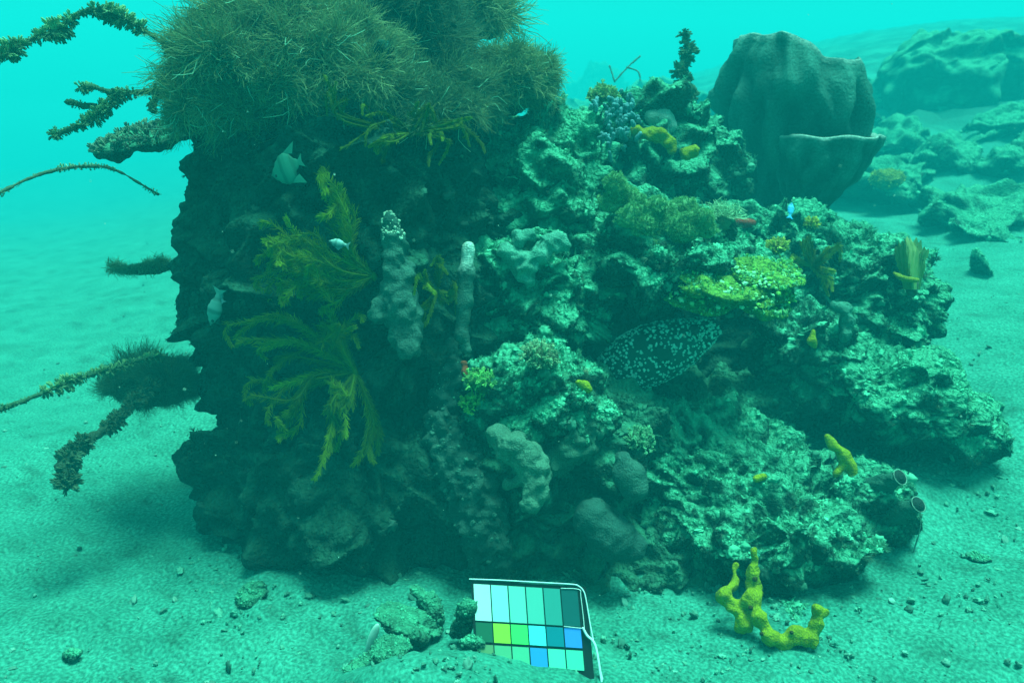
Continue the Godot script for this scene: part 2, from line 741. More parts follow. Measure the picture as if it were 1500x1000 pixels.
func seabed() -> void:
	org = Vector3.ZERO
	var b := MB.new()
	var nx := 420
	var nz := 420
	for j in nz:
		for i in nx:
			var x := warp(float(i) / (nx - 1) * 2.0 - 1.0, 1.6, 45.0)
			var z := warp(float(j) / (nz - 1) * 2.0 - 1.0, 1.6, 45.0) - 1.6
			var h := height(x, z)
			var near := clampf(6.0 - Vector2(x, z).length(), 0.0, 1.0)
			var q := Vector3(x, 0.0, z * 1.6)
			var rip := noise_b.get_noise_3dv(q * 0.9) * 0.016 + noise_d.get_noise_3dv(q * 0.7) * 0.004
			h += rip * near
			var m := clampf(0.5 + noise_a.get_noise_3dv(q * 0.8) * 0.8 + noise_b.get_noise_3dv(q * 1.5 + Vector3(5, 5, 5)) * 0.5, 0.0, 1.0)
			var speck := clampf(noise_d.get_noise_3dv(q * 0.8 + Vector3(9, 3, 1)) * 2.2 - 0.45, 0.0, 1.0)
			var c := Color(0.06, 0.32, 0.24).lerp(Color(0.09, 0.44, 0.335), m).lerp(Color(0.04, 0.14, 0.10), speck * 0.7)
			var dd := Vector2(x, z).length()
			var az := clampf(0.5 + 0.95 * x / maxf(dd, 0.4), 0.0, 1.0)
			var weed := clampf(noise_a.get_noise_3dv(q * 0.22 + Vector3(2, 8, 1)) * 2.0 + noise_b.get_noise_3dv(q * 0.3) * 1.2 + 0.75, 0.0, 1.0) * smoothstep(4.5, 9.0, dd) * smoothstep(0.35, 0.75, az)
			c = c.lerp(Color(0.03, 0.10, 0.085), weed * 0.85)
			var film := clampf(noise_a.get_noise_3dv(q * 0.5 + Vector3(7, 2, 5)) * 1.6 - 0.25, 0.0, 1.0)
			c = c.lerp(Color(0.05, 0.22, 0.15), film * 0.55)
			b.add(Vector3(x, h + weed * near * 0.0 + weed * 0.12 * noise_b.get_noise_3dv(q * 0.4), z), c)
	for j in nz - 1:
		for i in nx - 1:
			var p := j * nx + i
			b.quad(p, p + nx, p + nx + 1, p + 1)
	var o := put("seabed", to_mesh(b), M.sand, self)
	o.set_meta("kind", "structure")
	o.set_meta("label", "pale sandy seabed with dark specks around the reef")
	# loose bits lying on the sand
	var where := []
	var tint := PackedColorArray()
	var shards := []
	var shard_tint := PackedColorArray()
	for k in 4200:
		var px := rnd(-60, 1560)
		var py := rnd(330, 1010)
		var p := ground(px, py)
		if noise_a.get_noise_3dv(p * 0.9) + noise_a.get_noise_3dv(p * 3.0) * 0.6 < rnd(-0.3, 0.35):
			continue
		var s := rnd(0.0015, 0.0045) + 0.012 * pow(rng.randf(), 9.0)
		var xf := Transform3D(Basis.from_euler(Vector3(rnd(0, TAU), rnd(0, TAU), 0)) * Basis.from_scale(Vector3(s, s * rnd(0.4, 0.9), s * rnd(0.6, 1.8))), p + Vector3(0, s * 0.2, 0))
		var c := Color(0.05, 0.13, 0.1).lerp(Color(0.2, 0.42, 0.33), pow(rng.randf(), 1.5))
		if k % 4:
			where.append(xf)
			tint.append(c)
		else:
			shards.append(xf)
			shard_tint.append(c)
	scatter("coral_rubble", nub_meshes[1], M.growth, where, tint, self)
	scatter("shell_grit", shard_meshes[0], M.growth, shards, shard_tint, self)
	for n in ["coral_rubble", "shell_grit"]:
		get_node(n).set_meta("label", "fine grit of shell and dead coral strewn over the sand" if n == "shell_grit" else "small broken coral rubble strewn over the sand")


# ---------------------------------------------------------------- reef rocks
const TURF := [Color(0.05, 0.10, 0.06), Color(0.08, 0.14, 0.08), Color(0.04, 0.07, 0.055), Color(0.12, 0.19, 0.13)]
const CRUST := [Color(0.04, 0.11, 0.08), Color(0.07, 0.21, 0.14), Color(0.10, 0.34, 0.22), Color(0.03, 0.08, 0.06), Color(0.14, 0.44, 0.30)]
const PALE := [Color(0.2, 0.3, 0.23), Color(0.14, 0.4, 0.26), Color(0.07, 0.22, 0.14), Color(0.2, 0.5, 0.34)]
const DIM := [Color(0.03, 0.05, 0.045), Color(0.05, 0.07, 0.06), Color(0.07, 0.11, 0.09), Color(0.025, 0.035, 0.035)]


func cover(t: Node3D, turf: int, nubs: int, flakes: int, tones: Array, o := {}) -> void:
	if turf > 0:
		grow("algae_turf", t, turf_mesh, M.growth, turf * 3 / 2, Vector2(0.003, 0.008), tones + TURF, {"own": 0.25})
		grow("tall_turf", t, turf_mesh, M.growth, turf / 4, Vector2(0.006, 0.014), TURF, {"own": 0.5, "patch": 0.5})
	if nubs > 0:
		grow("coral_knobs", t, nub_meshes[0], M.growth, nubs * 2 / 3, Vector2(0.0025, 0.008), tones, {"patch": 0.45})
		grow("sponge_crust", t, nub_meshes[2], M.growth, nubs / 7, Vector2(0.006, 0.018), tones, {"stretch": 0.35, "own": 0.3, "sink": 0.35})
		grow("encrusting_lumps", t, nub_meshes[1], M.growth, nubs / 50, Vector2(0.010, 0.026), tones, {"stretch": 0.8, "own": 0.35, "sink": 0.35})
	if flakes > 0:
		grow("leafy_flakes", t, shard_meshes[1], M.growth, flakes / 5, Vector2(0.004, 0.012), tones, {"patch": 0.5, "low": 0.0})


func reef_rocks() -> void:
	var t: Node3D
	# the dark tower on the left
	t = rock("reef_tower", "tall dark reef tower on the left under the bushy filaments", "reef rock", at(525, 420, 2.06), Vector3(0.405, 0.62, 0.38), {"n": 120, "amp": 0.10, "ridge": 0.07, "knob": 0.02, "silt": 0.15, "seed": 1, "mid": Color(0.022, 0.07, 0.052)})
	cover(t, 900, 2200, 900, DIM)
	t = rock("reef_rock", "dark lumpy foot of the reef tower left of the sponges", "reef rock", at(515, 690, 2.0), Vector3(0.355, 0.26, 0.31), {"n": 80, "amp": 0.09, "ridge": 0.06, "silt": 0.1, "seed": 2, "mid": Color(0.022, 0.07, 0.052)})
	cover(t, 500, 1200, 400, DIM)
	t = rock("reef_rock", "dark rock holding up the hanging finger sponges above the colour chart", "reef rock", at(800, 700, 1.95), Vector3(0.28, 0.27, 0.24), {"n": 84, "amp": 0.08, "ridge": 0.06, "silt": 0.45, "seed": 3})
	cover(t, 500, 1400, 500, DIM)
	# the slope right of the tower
	t = rock("reef_rock", "pale turf covered slope right of the tower top", "reef rock", at(775, 300, 2.15), Vector3(0.24, 0.25, 0.26), {"n": 84, "amp": 0.08, "ridge": 0.07, "silt": 1.3, "silt_light": 0.55, "seed": 4, "mid": Color(0.07, 0.25, 0.16), "rot": Vector3(0, 20, -20)})
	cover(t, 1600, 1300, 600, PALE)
	t = rock("reef_rock", "mottled rock in the middle with whitish blurred lumps", "reef rock", at(772, 430, 2.0), Vector3(0.21, 0.18, 0.2), {"n": 84, "amp": 0.07, "ridge": 0.07, "silt": 1.0, "silt_light": 0.4, "seed": 5})
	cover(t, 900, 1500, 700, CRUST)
	t = rock("reef_rock", "rounded outcrop with green coral knobs below the mottled rock", "reef rock", at(782, 580, 1.80), Vector3(0.15, 0.13, 0.16), {"n": 84, "amp": 0.06, "ridge": 0.05, "silt": 1.0, "silt_light": 0.2, "seed": 6})
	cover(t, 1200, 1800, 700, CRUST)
	# back knoll with sponges
	t = rock("reef_rock", "knoll with blue and yellow sponges at the back", "reef rock", at(930, 235, 2.5), Vector3(0.25, 0.19, 0.22), {"n": 90, "amp": 0.10, "ridge": 0.07, "silt": 1.0, "silt_light": 0.1, "seed": 7})
	cover(t, 900, 1300, 500, CRUST)
	# ledge above the hollow
	t = rock("reef_ledge", "overhanging ledge under the brown leather coral", "reef rock", at(968, 370, 2.06), Vector3(0.26, 0.105, 0.27), {"n": 96, "amp": 0.06, "ridge": 0.06, "silt": 1.0, "silt_light": 0.2, "seed": 8, "rot": Vector3(0, 0, -8)})
	cover(t, 1700, 1500, 600, CRUST)
	t = rock("reef_rock", "pale dome of rock beside the table coral", "reef rock", at(1050, 395, 2.08), Vector3(0.13, 0.085, 0.14), {"n": 70, "amp": 0.04, "ridge": 0.04, "silt": 1.1, "silt_light": 0.5, "seed": 9})
	cover(t, 500, 1300, 300, PALE)
	t = rock("reef_rock", "dim rock filling the gap between the knoll and the barrel sponge", "reef rock", at(1052, 255, 2.75), Vector3(0.10, 0.14, 0.12), {"n": 60, "amp": 0.06, "ridge": 0.06, "silt": 0.8, "seed": 22})
	cover(t, 400, 700, 200, CRUST)
	t = rock("reef_rock", "low rock ridge carrying the barrel sponge", "reef rock", at(1150, 400, 3.12), Vector3(0.28, 0.26, 0.24), {"n": 60, "amp": 0.08, "ridge": 0.06, "silt": 0.9, "seed": 23})
	cover(t, 400, 700, 200, CRUST)
	# the dark back of the hollow
	t = rock("reef_rock", "dark rock wall at the back of the hollow", "reef rock", at(1010, 540, 2.66), Vector3(0.46, 0.32, 0.20), {"n": 60, "amp": 0.08, "silt": 0.1, "mid": Color(0.022, 0.07, 0.052), "seed": 10})
	cover(t, 0, 500, 200, DIM)
	t = rock("reef_rock", "dark low rock on the floor of the hollow", "reef rock", at(1045, 595, 2.22), Vector3(0.22, 0.075, 0.18), {"n": 60, "amp": 0.06, "silt": 0.4, "seed": 21})
	cover(t, 200, 500, 100, DIM)
	# right mound
	t = rock("reef_mound", "broad rugged mound right of the table coral", "reef rock", at(1235, 435, 2.42), Vector3(0.27, 0.19, 0.25), {"n": 110, "amp": 0.08, "ridge": 0.07, "knob": 0.02, "silt": 1.0, "silt_light": 0.15, "seed": 11, "rot": Vector3(0, 0, -14)})
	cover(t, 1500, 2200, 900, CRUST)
	t = rock("reef_rock", "rugged top of the mound below the barrel sponge", "reef rock", at(1130, 350, 2.55), Vector3(0.22, 0.10, 0.18), {"n": 80, "amp": 0.08, "ridge": 0.07, "silt": 1.1, "silt_light": 0.25, "seed": 12})
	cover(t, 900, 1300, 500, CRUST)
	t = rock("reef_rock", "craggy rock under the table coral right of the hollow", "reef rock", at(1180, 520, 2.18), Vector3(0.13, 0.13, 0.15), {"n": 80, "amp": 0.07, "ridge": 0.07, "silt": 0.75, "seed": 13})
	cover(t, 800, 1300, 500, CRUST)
	t = rock("reef_boulder", "sand dusted boulder with a dark underside on the right", "reef rock", at(1322, 574, 2.17), Vector3(0.26, 0.115, 0.24), {"n": 110, "amp": 0.07, "ridge": 0.045, "silt": 1.3, "silt_light": 0.4, "seed": 14, "rot": Vector3(8, 0, -22)})
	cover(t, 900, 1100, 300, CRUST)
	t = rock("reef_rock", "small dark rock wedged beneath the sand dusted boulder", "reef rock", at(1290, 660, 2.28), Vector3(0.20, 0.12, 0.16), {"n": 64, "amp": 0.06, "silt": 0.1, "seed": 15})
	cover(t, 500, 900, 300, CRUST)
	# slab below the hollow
	t = rock("reef_slab", "sloping silty slab below the hollow", "reef rock", at(1060, 695, 1.98), Vector3(0.30, 0.125, 0.26), {"n": 110, "amp": 0.06, "ridge": 0.06, "silt": 1.2, "silt_light": 0.1, "seed": 16, "rot": Vector3(18, 0, -12)})
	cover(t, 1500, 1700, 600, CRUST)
	t = rock("reef_rock", "front rock with undercut shade behind the yellow rope sponge", "reef rock", at(1135, 778, 1.80), Vector3(0.21, 0.10, 0.17), {"n": 96, "amp": 0.06, "ridge": 0.06, "silt": 1.15, "silt_light": 0.05, "seed": 17})
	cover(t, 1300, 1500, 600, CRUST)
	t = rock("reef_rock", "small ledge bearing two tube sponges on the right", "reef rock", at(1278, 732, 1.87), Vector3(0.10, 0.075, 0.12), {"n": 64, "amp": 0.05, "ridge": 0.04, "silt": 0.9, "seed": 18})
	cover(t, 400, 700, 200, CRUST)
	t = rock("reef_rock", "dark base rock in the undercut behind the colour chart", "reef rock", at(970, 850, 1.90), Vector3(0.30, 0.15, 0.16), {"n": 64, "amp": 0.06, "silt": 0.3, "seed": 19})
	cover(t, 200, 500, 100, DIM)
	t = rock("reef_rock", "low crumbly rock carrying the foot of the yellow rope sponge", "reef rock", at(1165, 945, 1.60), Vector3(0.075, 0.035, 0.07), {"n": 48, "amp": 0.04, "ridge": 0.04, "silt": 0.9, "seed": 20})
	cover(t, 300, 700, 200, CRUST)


func far_rocks() -> void:
	var list := [
		[1290, 262, 95, 45, 3.4, "knobbly rock with yellow patches right of the barrel sponge"],
		[1330, 205, 75, 40, 9.3, "hazy coral rock behind the yellow patched rock"],
		[1425, 300, 90, 50, 3.5, "flat dark edged rock near the right edge"],
		[1480, 230, 60, 35, 10.8, "faint dark rock at the right edge below the hazy outcrop"],
		[1420, 90, 130, 85, 14.0, "large hazy outcrop high on the right"],
		[1480, 180, 50, 30, 17.1, "dim boulder at the right edge above the faint dark rock"],
		[1300, 140, 60, 30, 17.1, "faint rock left of the large hazy outcrop"],
		[940, 150, 120, 45, 12.4, "hazy rock slope behind the sponge knoll"],
		[860, 120, 60, 35, 15.5, "faint branching rock between the bush and the whip"],
		[1230, 130, 60, 40, 16.3, "dim hazy rise right behind the barrel sponge"],
		[1390, 235, 60, 22, 7.1, "low crumbly coral patch between the far rocks on the right"],
		[1340, 300, 45, 16, 3.6, "low rubble patch on the sand below the knobbly far rock"],
		[1470, 345, 60, 12, 3.2, "flat rubble patch at the right edge of the sand"],
		[1420, 195, 50, 18, 9.3, "faint low coral heap below the large hazy outcrop"],
		[1290, 175, 40, 22, 11.6, "faint knoll on the slope just right of the barrel sponge rim"],
		[1020, 165, 60, 35, 10.8, "hazy green rise between the upright whip and the barrel sponge"],
		[1450, 395, 30, 10, 2.9, "small flat stone on the sand at the right"],
	]
	var k := 0
	for e in list:
		var g := ground(e[0], e[1] + e[3] * 0.7)
		var d := pixel(g).z
		var s := d / F
		var c := g + Vector3(0, e[3] * s * 0.45, -e[2] * s * 0.3)
		var t := rock("far_rock", e[5], "rock", c, Vector3(e[2] * s * 0.9, e[3] * s * 0.7, e[2] * s * 0.7), {"n": 56, "amp": 0.13 * d / 3.0, "ridge": 0.012 * d, "silt": 0.25 if e[0] < 300 else 1.0, "silt_light": 0.0 if e[0] < 300 else 0.15, "seed": 40 + k, "fr": 2.4 / d, "group": "rocks on the sand behind the reef"})
		cover(t, 300, 700, 200, CRUST)
		k += 1


# ---------------------------------------------------------------- barrel sponge
func cup(called: String, parent: Node, base: Vector3, axis: Vector3, h: float, prof: Array, wob: float, seed_: float, cut: Callable) -> void:
	var b := MB.new()
	var nu := 120
	var side := axis.cross(Vector3.FORWARD).normalized()
	var fwd := side.cross(axis).normalized()
	var rows := []
	for j in 31:
		rows.append([float(j) / 30.0, 0])
	rows.append([1.0, 1])
	for j in 15:
		rows.append([1.0 - float(j + 1) / 18.0, 2])
	for e in rows:
		var v: float = e[0]
		var x := v * (prof.size() - 1)
		var k := mini(int(x), prof.size() - 2)
		var r0: float = lerpf(prof[k], prof[k + 1], smoothstep(0.0, 1.0, x - k))
		for i in nu:
			var a := TAU * i / nu
			var dir := side * cos(a) + fwd * sin(a)
			var top: float = h * float(cut.call(a))
			var fold := noise_g.get_noise_3d(cos(a) * 2.2 + seed_, v * 2.6, sin(a) * 2.2) * 0.9 + noise_g.get_noise_3d(cos(a) * 4.0 + seed_, v * 5.0, sin(a) * 4.0) * 0.22
			var r := r0 * (1.0 + wob * fold)
			var y := top * v
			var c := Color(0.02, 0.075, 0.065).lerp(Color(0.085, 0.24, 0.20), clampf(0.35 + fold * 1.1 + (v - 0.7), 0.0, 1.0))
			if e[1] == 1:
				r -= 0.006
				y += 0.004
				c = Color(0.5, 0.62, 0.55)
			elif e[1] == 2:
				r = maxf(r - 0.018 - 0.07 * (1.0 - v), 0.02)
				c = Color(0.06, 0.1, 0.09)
			elif v > 0.97:
				c = Color(0.35, 0.45, 0.4)
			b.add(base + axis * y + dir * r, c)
	for j in rows.size() - 1:
		for i in nu:
			var i2 := (i + 1) % nu
			b.quad(j * nu + i, j * nu + i2, (j + 1) * nu + i2, (j + 1) * nu + i)
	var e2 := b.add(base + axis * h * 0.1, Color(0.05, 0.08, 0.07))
	var l := (rows.size() - 1) * nu
	for i in nu:
		b.tri(e2, l + i, l + (i + 1) % nu)
	var N := normals_of(b.P, b.I)
	note_depth(b.P, N)
	part(called, b, M.barrel, parent)


func big_sponges() -> void:
	var base := at(1132, 330, 3.1)
	var t := thing("barrel_sponge", "large grey green folded barrel sponge standing behind the mound", "sponge", base)
	var up := Vector3(0.09, 1, -0.05).normalized()
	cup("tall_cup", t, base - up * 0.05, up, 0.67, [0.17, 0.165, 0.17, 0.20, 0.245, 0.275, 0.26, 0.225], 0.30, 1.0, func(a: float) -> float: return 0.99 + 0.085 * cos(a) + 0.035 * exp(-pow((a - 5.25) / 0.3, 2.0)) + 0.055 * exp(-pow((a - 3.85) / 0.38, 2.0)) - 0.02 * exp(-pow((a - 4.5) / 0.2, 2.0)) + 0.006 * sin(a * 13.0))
	var b2 := at(1174, 330, 2.92)
	var ax := Vector3(0.20, 1, 0.0).normalized()
	cup("low_cup", t, b2, ax, 0.34, [0.05, 0.07, 0.105, 0.14, 0.165, 0.178], 0.12, 4.0, func(a: float) -> float: return 0.95 - 0.10 * cos(a) + 0.012 * sin(a * 7.0))


# ---------------------------------------------------------------- bushes of long filaments
func bush(called: String, label: String, category: String, c: Vector3, r: Vector3, count: int, length: Vector2, thick: float, tones: Array, sd: int, pale := 0) -> void:
	var t := thing(called, label, category, c)
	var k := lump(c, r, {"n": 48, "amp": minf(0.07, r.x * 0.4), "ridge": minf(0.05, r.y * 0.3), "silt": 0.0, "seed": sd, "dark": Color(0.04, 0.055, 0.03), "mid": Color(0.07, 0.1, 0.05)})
	body("core", k, M.soft, t)
	var P: PackedVector3Array = k.P
	var N: PackedVector3Array = k.N
	for pass_ in 2:
		var where := []
		var tint := PackedColorArray()
		var want := count if pass_ == 0 else pale
		while where.size() < want:
			var i := rng.randi_range(0, P.size() - 1)
			var n := N[i]
			if n.y < -0.55 or n.dot((CAM - P[i]).normalized()) < -0.5:
				continue
			var flow := Vector3(noise_a.get_noise_3dv(P[i] * 2.6), noise_a.get_noise_3dv(P[i] * 2.6 + Vector3(9, 2, 4)), noise_a.get_noise_3dv(P[i] * 2.6 + Vector3(-4, 6, 8)))
			n = (n + flow * 1.6 + Vector3(rnd(-1, 1), rnd(-1.2, 0.8), rnd(-1, 1)) * 0.65).normalized()
			var s := rnd(length.x, length.y) * maxf(0.35, 0.8 + 1.3 * noise_a.get_noise_3dv(P[i] * 3.0))
			if pass_ == 1:
				s *= 1.15
				n = (n + Vector3.DOWN * 0.5).normalized()
			var w := s
			var th := thick * rnd(0.7, 1.3) * (1.0 if pass_ == 0 else 2.0) / 0.012
			where.append(Transform3D(upright(n, rnd(0, TAU), Vector3(w, s, w)) * Basis.from_scale(Vector3(1, 1, 1)), P[i] - n * 0.01))
			var q: Transform3D = where[-1]
			q.basis = q.basis * Basis.from_scale(Vector3(clampf(th / w, 0.2, 3.0), 1.0, clampf(th / w, 0.2, 3.0)))
			where[-1] = q
			var col: Color = tones[rng.randi_range(0, tones.size() - 1)]
			tint.append((col if pass_ == 0 else Color(0.3, 0.52, 0.36)) * rnd(0.8, 1.2))
		scatter("filaments" if pass_ == 0 else "pale_filaments", hair_mesh, M.hair, where, tint, t)


const BROWN := [Color(0.27, 0.28, 0.12), Color(0.2, 0.25, 0.12), Color(0.34, 0.34, 0.16), Color(0.15, 0.2, 0.1)]


func soft_growth() -> void:
	bush("filament_bush", "big olive bush of fine filaments crowning the tower on the left", "soft coral", at(440, 105, 1.80), Vector3(0.235, 0.135, 0.20), 42000, Vector2(0.03, 0.08), 0.0006, BROWN, 60, 420)
	bush("filament_bush", "shaggy olive skirt of filaments hanging at the tower's upper left", "soft coral", at(335, 160, 1.78), Vector3(0.10, 0.05, 0.12), 14000, Vector2(0.03, 0.075), 0.0006, BROWN, 66, 260)
	bush("filament_bush", "drooping brown filament skirt between the two larger bushes", "soft coral", at(610, 150, 1.83), Vector3(0.16, 0.05, 0.13), 18000, Vector2(0.03, 0.075), 0.0006, [Color(0.1, 0.15, 0.08), Color(0.14, 0.18, 0.09), Color(0.2, 0.22, 0.1)], 67, 220)
	bush("filament_bush", "tall dark filament bush reaching the top edge of the picture", "soft coral", at(585, 75, 1.95), Vector3(0.17, 0.20, 0.18), 32000, Vector2(0.03, 0.075), 0.0006, [Color(0.06, 0.1, 0.06), Color(0.08, 0.12, 0.06), Color(0.12, 0.14, 0.07)], 61, 70)
	bush("filament_bush", "rounded brown filament bush at the right shoulder of the tower", "soft coral", at(752, 122, 1.95), Vector3(0.085, 0.075, 0.09), 16000, Vector2(0.025, 0.06), 0.0006, BROWN, 62, 60)
	bush("filament_bush", "dim shaggy bush low on the left flank of the tower", "soft coral", at(228, 565, 1.95), Vector3(0.085, 0.05, 0.07), 14000, Vector2(0.02, 0.055), 0.0005, [Color(0.06, 0.13, 0.08), Color(0.09, 0.18, 0.1)], 63, 0)
	bush("filament_bush", "small hazy bush sticking out left of the tower", "soft coral", at(212, 390, 2.05), Vector3(0.07, 0.012, 0.03), 2600, Vector2(0.012, 0.03), 0.0009, [Color(0.10, 0.22, 0.12), Color(0.14, 0.26, 0.14)], 64, 0)
	bush("filament_bush", "misty brown tuft drifting over the tower's right shoulder", "soft coral", at(705, 30, 2.15), Vector3(0.06, 0.05, 0.06), 1800, Vector2(0.05, 0.11), 0.0010, BROWN, 65, 0)
	# leather coral: lobes joined into one body, felted with polyps
	var base := on(955, 330, -0.01)
	var t := thing("leather_coral", "brown lobed leather coral on the ledge in the middle", "soft coral", base)
	var caps := []
	for e in [[900, 268, 16], [915, 285, 20], [935, 300, 17], [962, 302, 18], [985, 312, 16], [1005, 305, 19], [1028, 322, 17], [940, 330, 24], [975, 345, 22], [1005, 338, 20], [890, 296, 15], [1040, 338, 13], [920, 318, 18], [955, 355, 20]]:
		var p := at(e[0], e[1], surf_d(955, 330) + rnd(-0.05, 0.05))
		caps.append([p, e[2] * 0.0013, base + (p - base) * 0.5, e[2] * 0.0012])
	var b := limbs(caps, 0.005, 0.010, func(p: Vector3, n: Vector3) -> Color: return Color(0.14, 0.30, 0.12).lerp(Color(0.25, 0.48, 0.22), clampf(0.5 + noise_b.get_noise_3dv(p), 0.0, 1.0)), 0.010, 0.9)
	var N := normals_of(b.P, b.I)
	last = {"P": b.P, "N": N, "C": b.C, "I": b.I}
	note_depth(b.P, N)
	part("lobed_body", b, M.soft, t)
	grow("polyps", t, turf_mesh, M.hair, 3500, Vector2(0.003, 0.007), [Color(0.22, 0.44, 0.18), Color(0.16, 0.34, 0.14), Color(0.3, 0.55, 0.25)], {"own": 1.0})
	anemone(1056, 322, 0.05, 240, Color(0.35, 0.55, 0.32), "pale green tuft of short tentacles beside the leather coral")
	anemone(858, 545, 0.012, 30, Color(0.4, 0.5, 0.3), "tiny pale tuft at the tail of the spotted fish")


func anemone(px: float, py: float, r: float, count: int, c: Color, label: String) -> void:
	var base := on(px, py, -0.005)
	var t := thing("tentacle_tuft", label, "anemone", base)
	var b := MB.new()
	tube(b, [base - Vector3(0, 0.02, 0), base, base + Vector3(0, r * 0.25, 0)], [r * 0.5, r * 0.55, r * 0.4], 14, c * 0.5, 0.2, 3)
	part("stalk", b, M.soft, t)
	var where := []
	var tint := PackedColorArray()
	for i in count:
		var a := rnd(0, TAU)
		var e := sqrt(rng.randf())
		var n := Vector3(cos(a) * e, 1.1 - e * 0.8, sin(a) * e).normalized()
		var s := r * rnd(0.5, 0.9)
		where.append(Transform3D(upright(n, rnd(0, TAU), Vector3(s * 1.6, s, s * 1.6)) * Basis.from_scale(Vector3(1.6, 1, 1.6)), base + Vector3(cos(a) * e * r * 0.5, r * 0.2, sin(a) * e * r * 0.5)))
		tint.append(c * rnd(0.6, 1.3))
	scatter("tentacles", hair_mesh, M.hair, where, tint, t)


# ---------------------------------------------------------------- whips overgrown with polyps
func whip(label: String, path: Array, rad: float, shag: float, density: float, c: Color, pale: Color, called := "shaggy_whip", category := "whip coral") -> void:
	var pts := []
	for e in path[0]:
		pts.append(at(e[0], e[1], e[2]))
	var t := thing(called, label, category, pts[0])
	var where := []
	var tint := PackedColorArray()
	for e in path:
		var pp := []
		var rr := []
		for q in e:
			pp.append(at(q[0], q[1], q[2]))
			rr.append(rad * (q[3] if q.size() > 3 else 1.0))
		var b := MB.new()
		tube(b, pp, rr, 8, c, 0.5, 8)
		part("stem" if e == path[0] else "branch", b, M.soft, t)
		for i in pp.size() - 1:
			var ln: float = pp[i].distance_to(pp[i + 1])
			for k in int(ln * density * 1.3):
				var u := rng.randf()
				var p: Vector3 = pp[i].cubic_interpolate(pp[i + 1], pp[maxi(i - 1, 0)], pp[mini(i + 2, pp.size() - 1)], u)
				var r0 := lerpf(rr[i], rr[i + 1], u)
				var lumpy := clampf(0.55 + 0.9 * noise_b.get_noise_3dv(p * 1.2), 0.1, 1.2)
				var f: Vector3 = (pp[i + 1] - pp[i]).normalized()
				var n := Vector3(rnd(-1, 1), rnd(-1, 1), rnd(-1, 1))
				n = (n - f * n.dot(f) * 0.7).normalized()
				var s := shag * 1.25 * lumpy * rnd(0.5, 1.2)
				where.append(Transform3D(upright(n, rnd(0, TAU), Vector3(s * 0.6, s, s * 0.6)), p + n * r0 * 0.5))
				tint.append(c.lerp(pale, clampf(n.y * 0.5 + rnd(-0.3, 0.5), 0.0, 1.0)) * rnd(0.7, 1.2))
	scatter("polyps", twig_mesh, M.hair, where, tint, t)


func whips() -> void:
	var dk := Color(0.07, 0.15, 0.08)
	var lt := Color(0.33, 0.46, 0.2)
	whip("shaggy whip arching at the top left corner", [[[262, 85, 1.75, 0.8], [235, 60, 1.72], [190, 32, 1.7], [150, 14, 1.68, 1.3], [112, 22, 1.66, 1.2], [88, 42, 1.64], [45, 58, 1.6], [0, 82, 1.55, 1.3], [-50, 105, 1.5]]], 0.005, 0.016, 1500, dk, lt)
	whip("branching shaggy whip below the top left arch", [[[270, 135, 1.75], [238, 132, 1.74], [205, 135, 1.72], [175, 140, 1.7, 1.3], [155, 160, 1.69], [120, 182, 1.68], [78, 198, 1.67, 0.8]], [[175, 142, 1.7, 1.2], [145, 130, 1.68, 1.3], [118, 128, 1.67, 1.3]], [[160, 158, 1.7], [128, 155, 1.69, 1.3], [97, 150, 1.67, 1.4]], [[232, 135, 1.73], [222, 152, 1.72, 1.4], [226, 164, 1.72, 1.3]]], 0.006, 0.015, 1700, dk, lt)
	whip("thin knobbly bare whip curving out from the tower's left side", [[[232, 285, 1.8, 0.8], [200, 266, 1.76, 0.8], [175, 252, 1.73], [150, 244, 1.7, 1.2], [110, 244, 1.66], [75, 250, 1.62, 1.2], [40, 262, 1.58], [0, 282, 1.53, 1.2], [-50, 310, 1.5]]], 0.0036, 0.006, 700, Color(0.12, 0.17, 0.1), Color(0.5, 0.62, 0.33))
	whip("shaggy whip reaching to the left edge over the sand", [[[235, 520, 1.85], [200, 528, 1.8, 1.2], [165, 540, 1.76], [120, 552, 1.7, 1.2], [70, 572, 1.64], [20, 592, 1.57, 1.2], [-50, 615, 1.5]]], 0.005, 0.014, 1300, dk, lt)
	whip("drooping dark shaggy arm hanging over the left sand", [[[225, 560, 1.86], [195, 590, 1.8, 1.2], [160, 625, 1.75, 1.4], [115, 652, 1.7, 2.2], [98, 680, 1.67, 2.8], [97, 712, 1.66, 2.4]]], 0.007, 0.017, 2600, Color(0.06, 0.1, 0.06), Color(0.1, 0.14, 0.08))
	whip("tall upright shaggy whip left of the barrel sponge", [[[1000, 212, 2.62, 0.6], [1004, 180, 2.62, 0.7], [1008, 140, 2.62, 1.2], [1002, 110, 2.62, 1.3], [1008, 80, 2.62], [1003, 48, 2.62, 1.4]], [[1004, 108, 2.62], [992, 102, 2.6, 1.2]], [[1008, 135, 2.62], [1018, 140, 2.6, 1.0]]], 0.009, 0.022, 1500, Color(0.06, 0.11, 0.06), Color(0.16, 0.22, 0.12))
	whip("faint bare branching twig behind the sponge knoll", [[[900, 120, 3.4], [920, 98, 3.4], [938, 82, 3.4]], [[918, 98, 3.4], [935, 105, 3.4], [938, 118, 3.4]], [[900, 118, 3.4], [893, 96, 3.4]]], 0.004, 0.004, 200, Color(0.2, 0.3, 0.25), Color(0.3, 0.4, 0.3), "dead_twig", "coral")


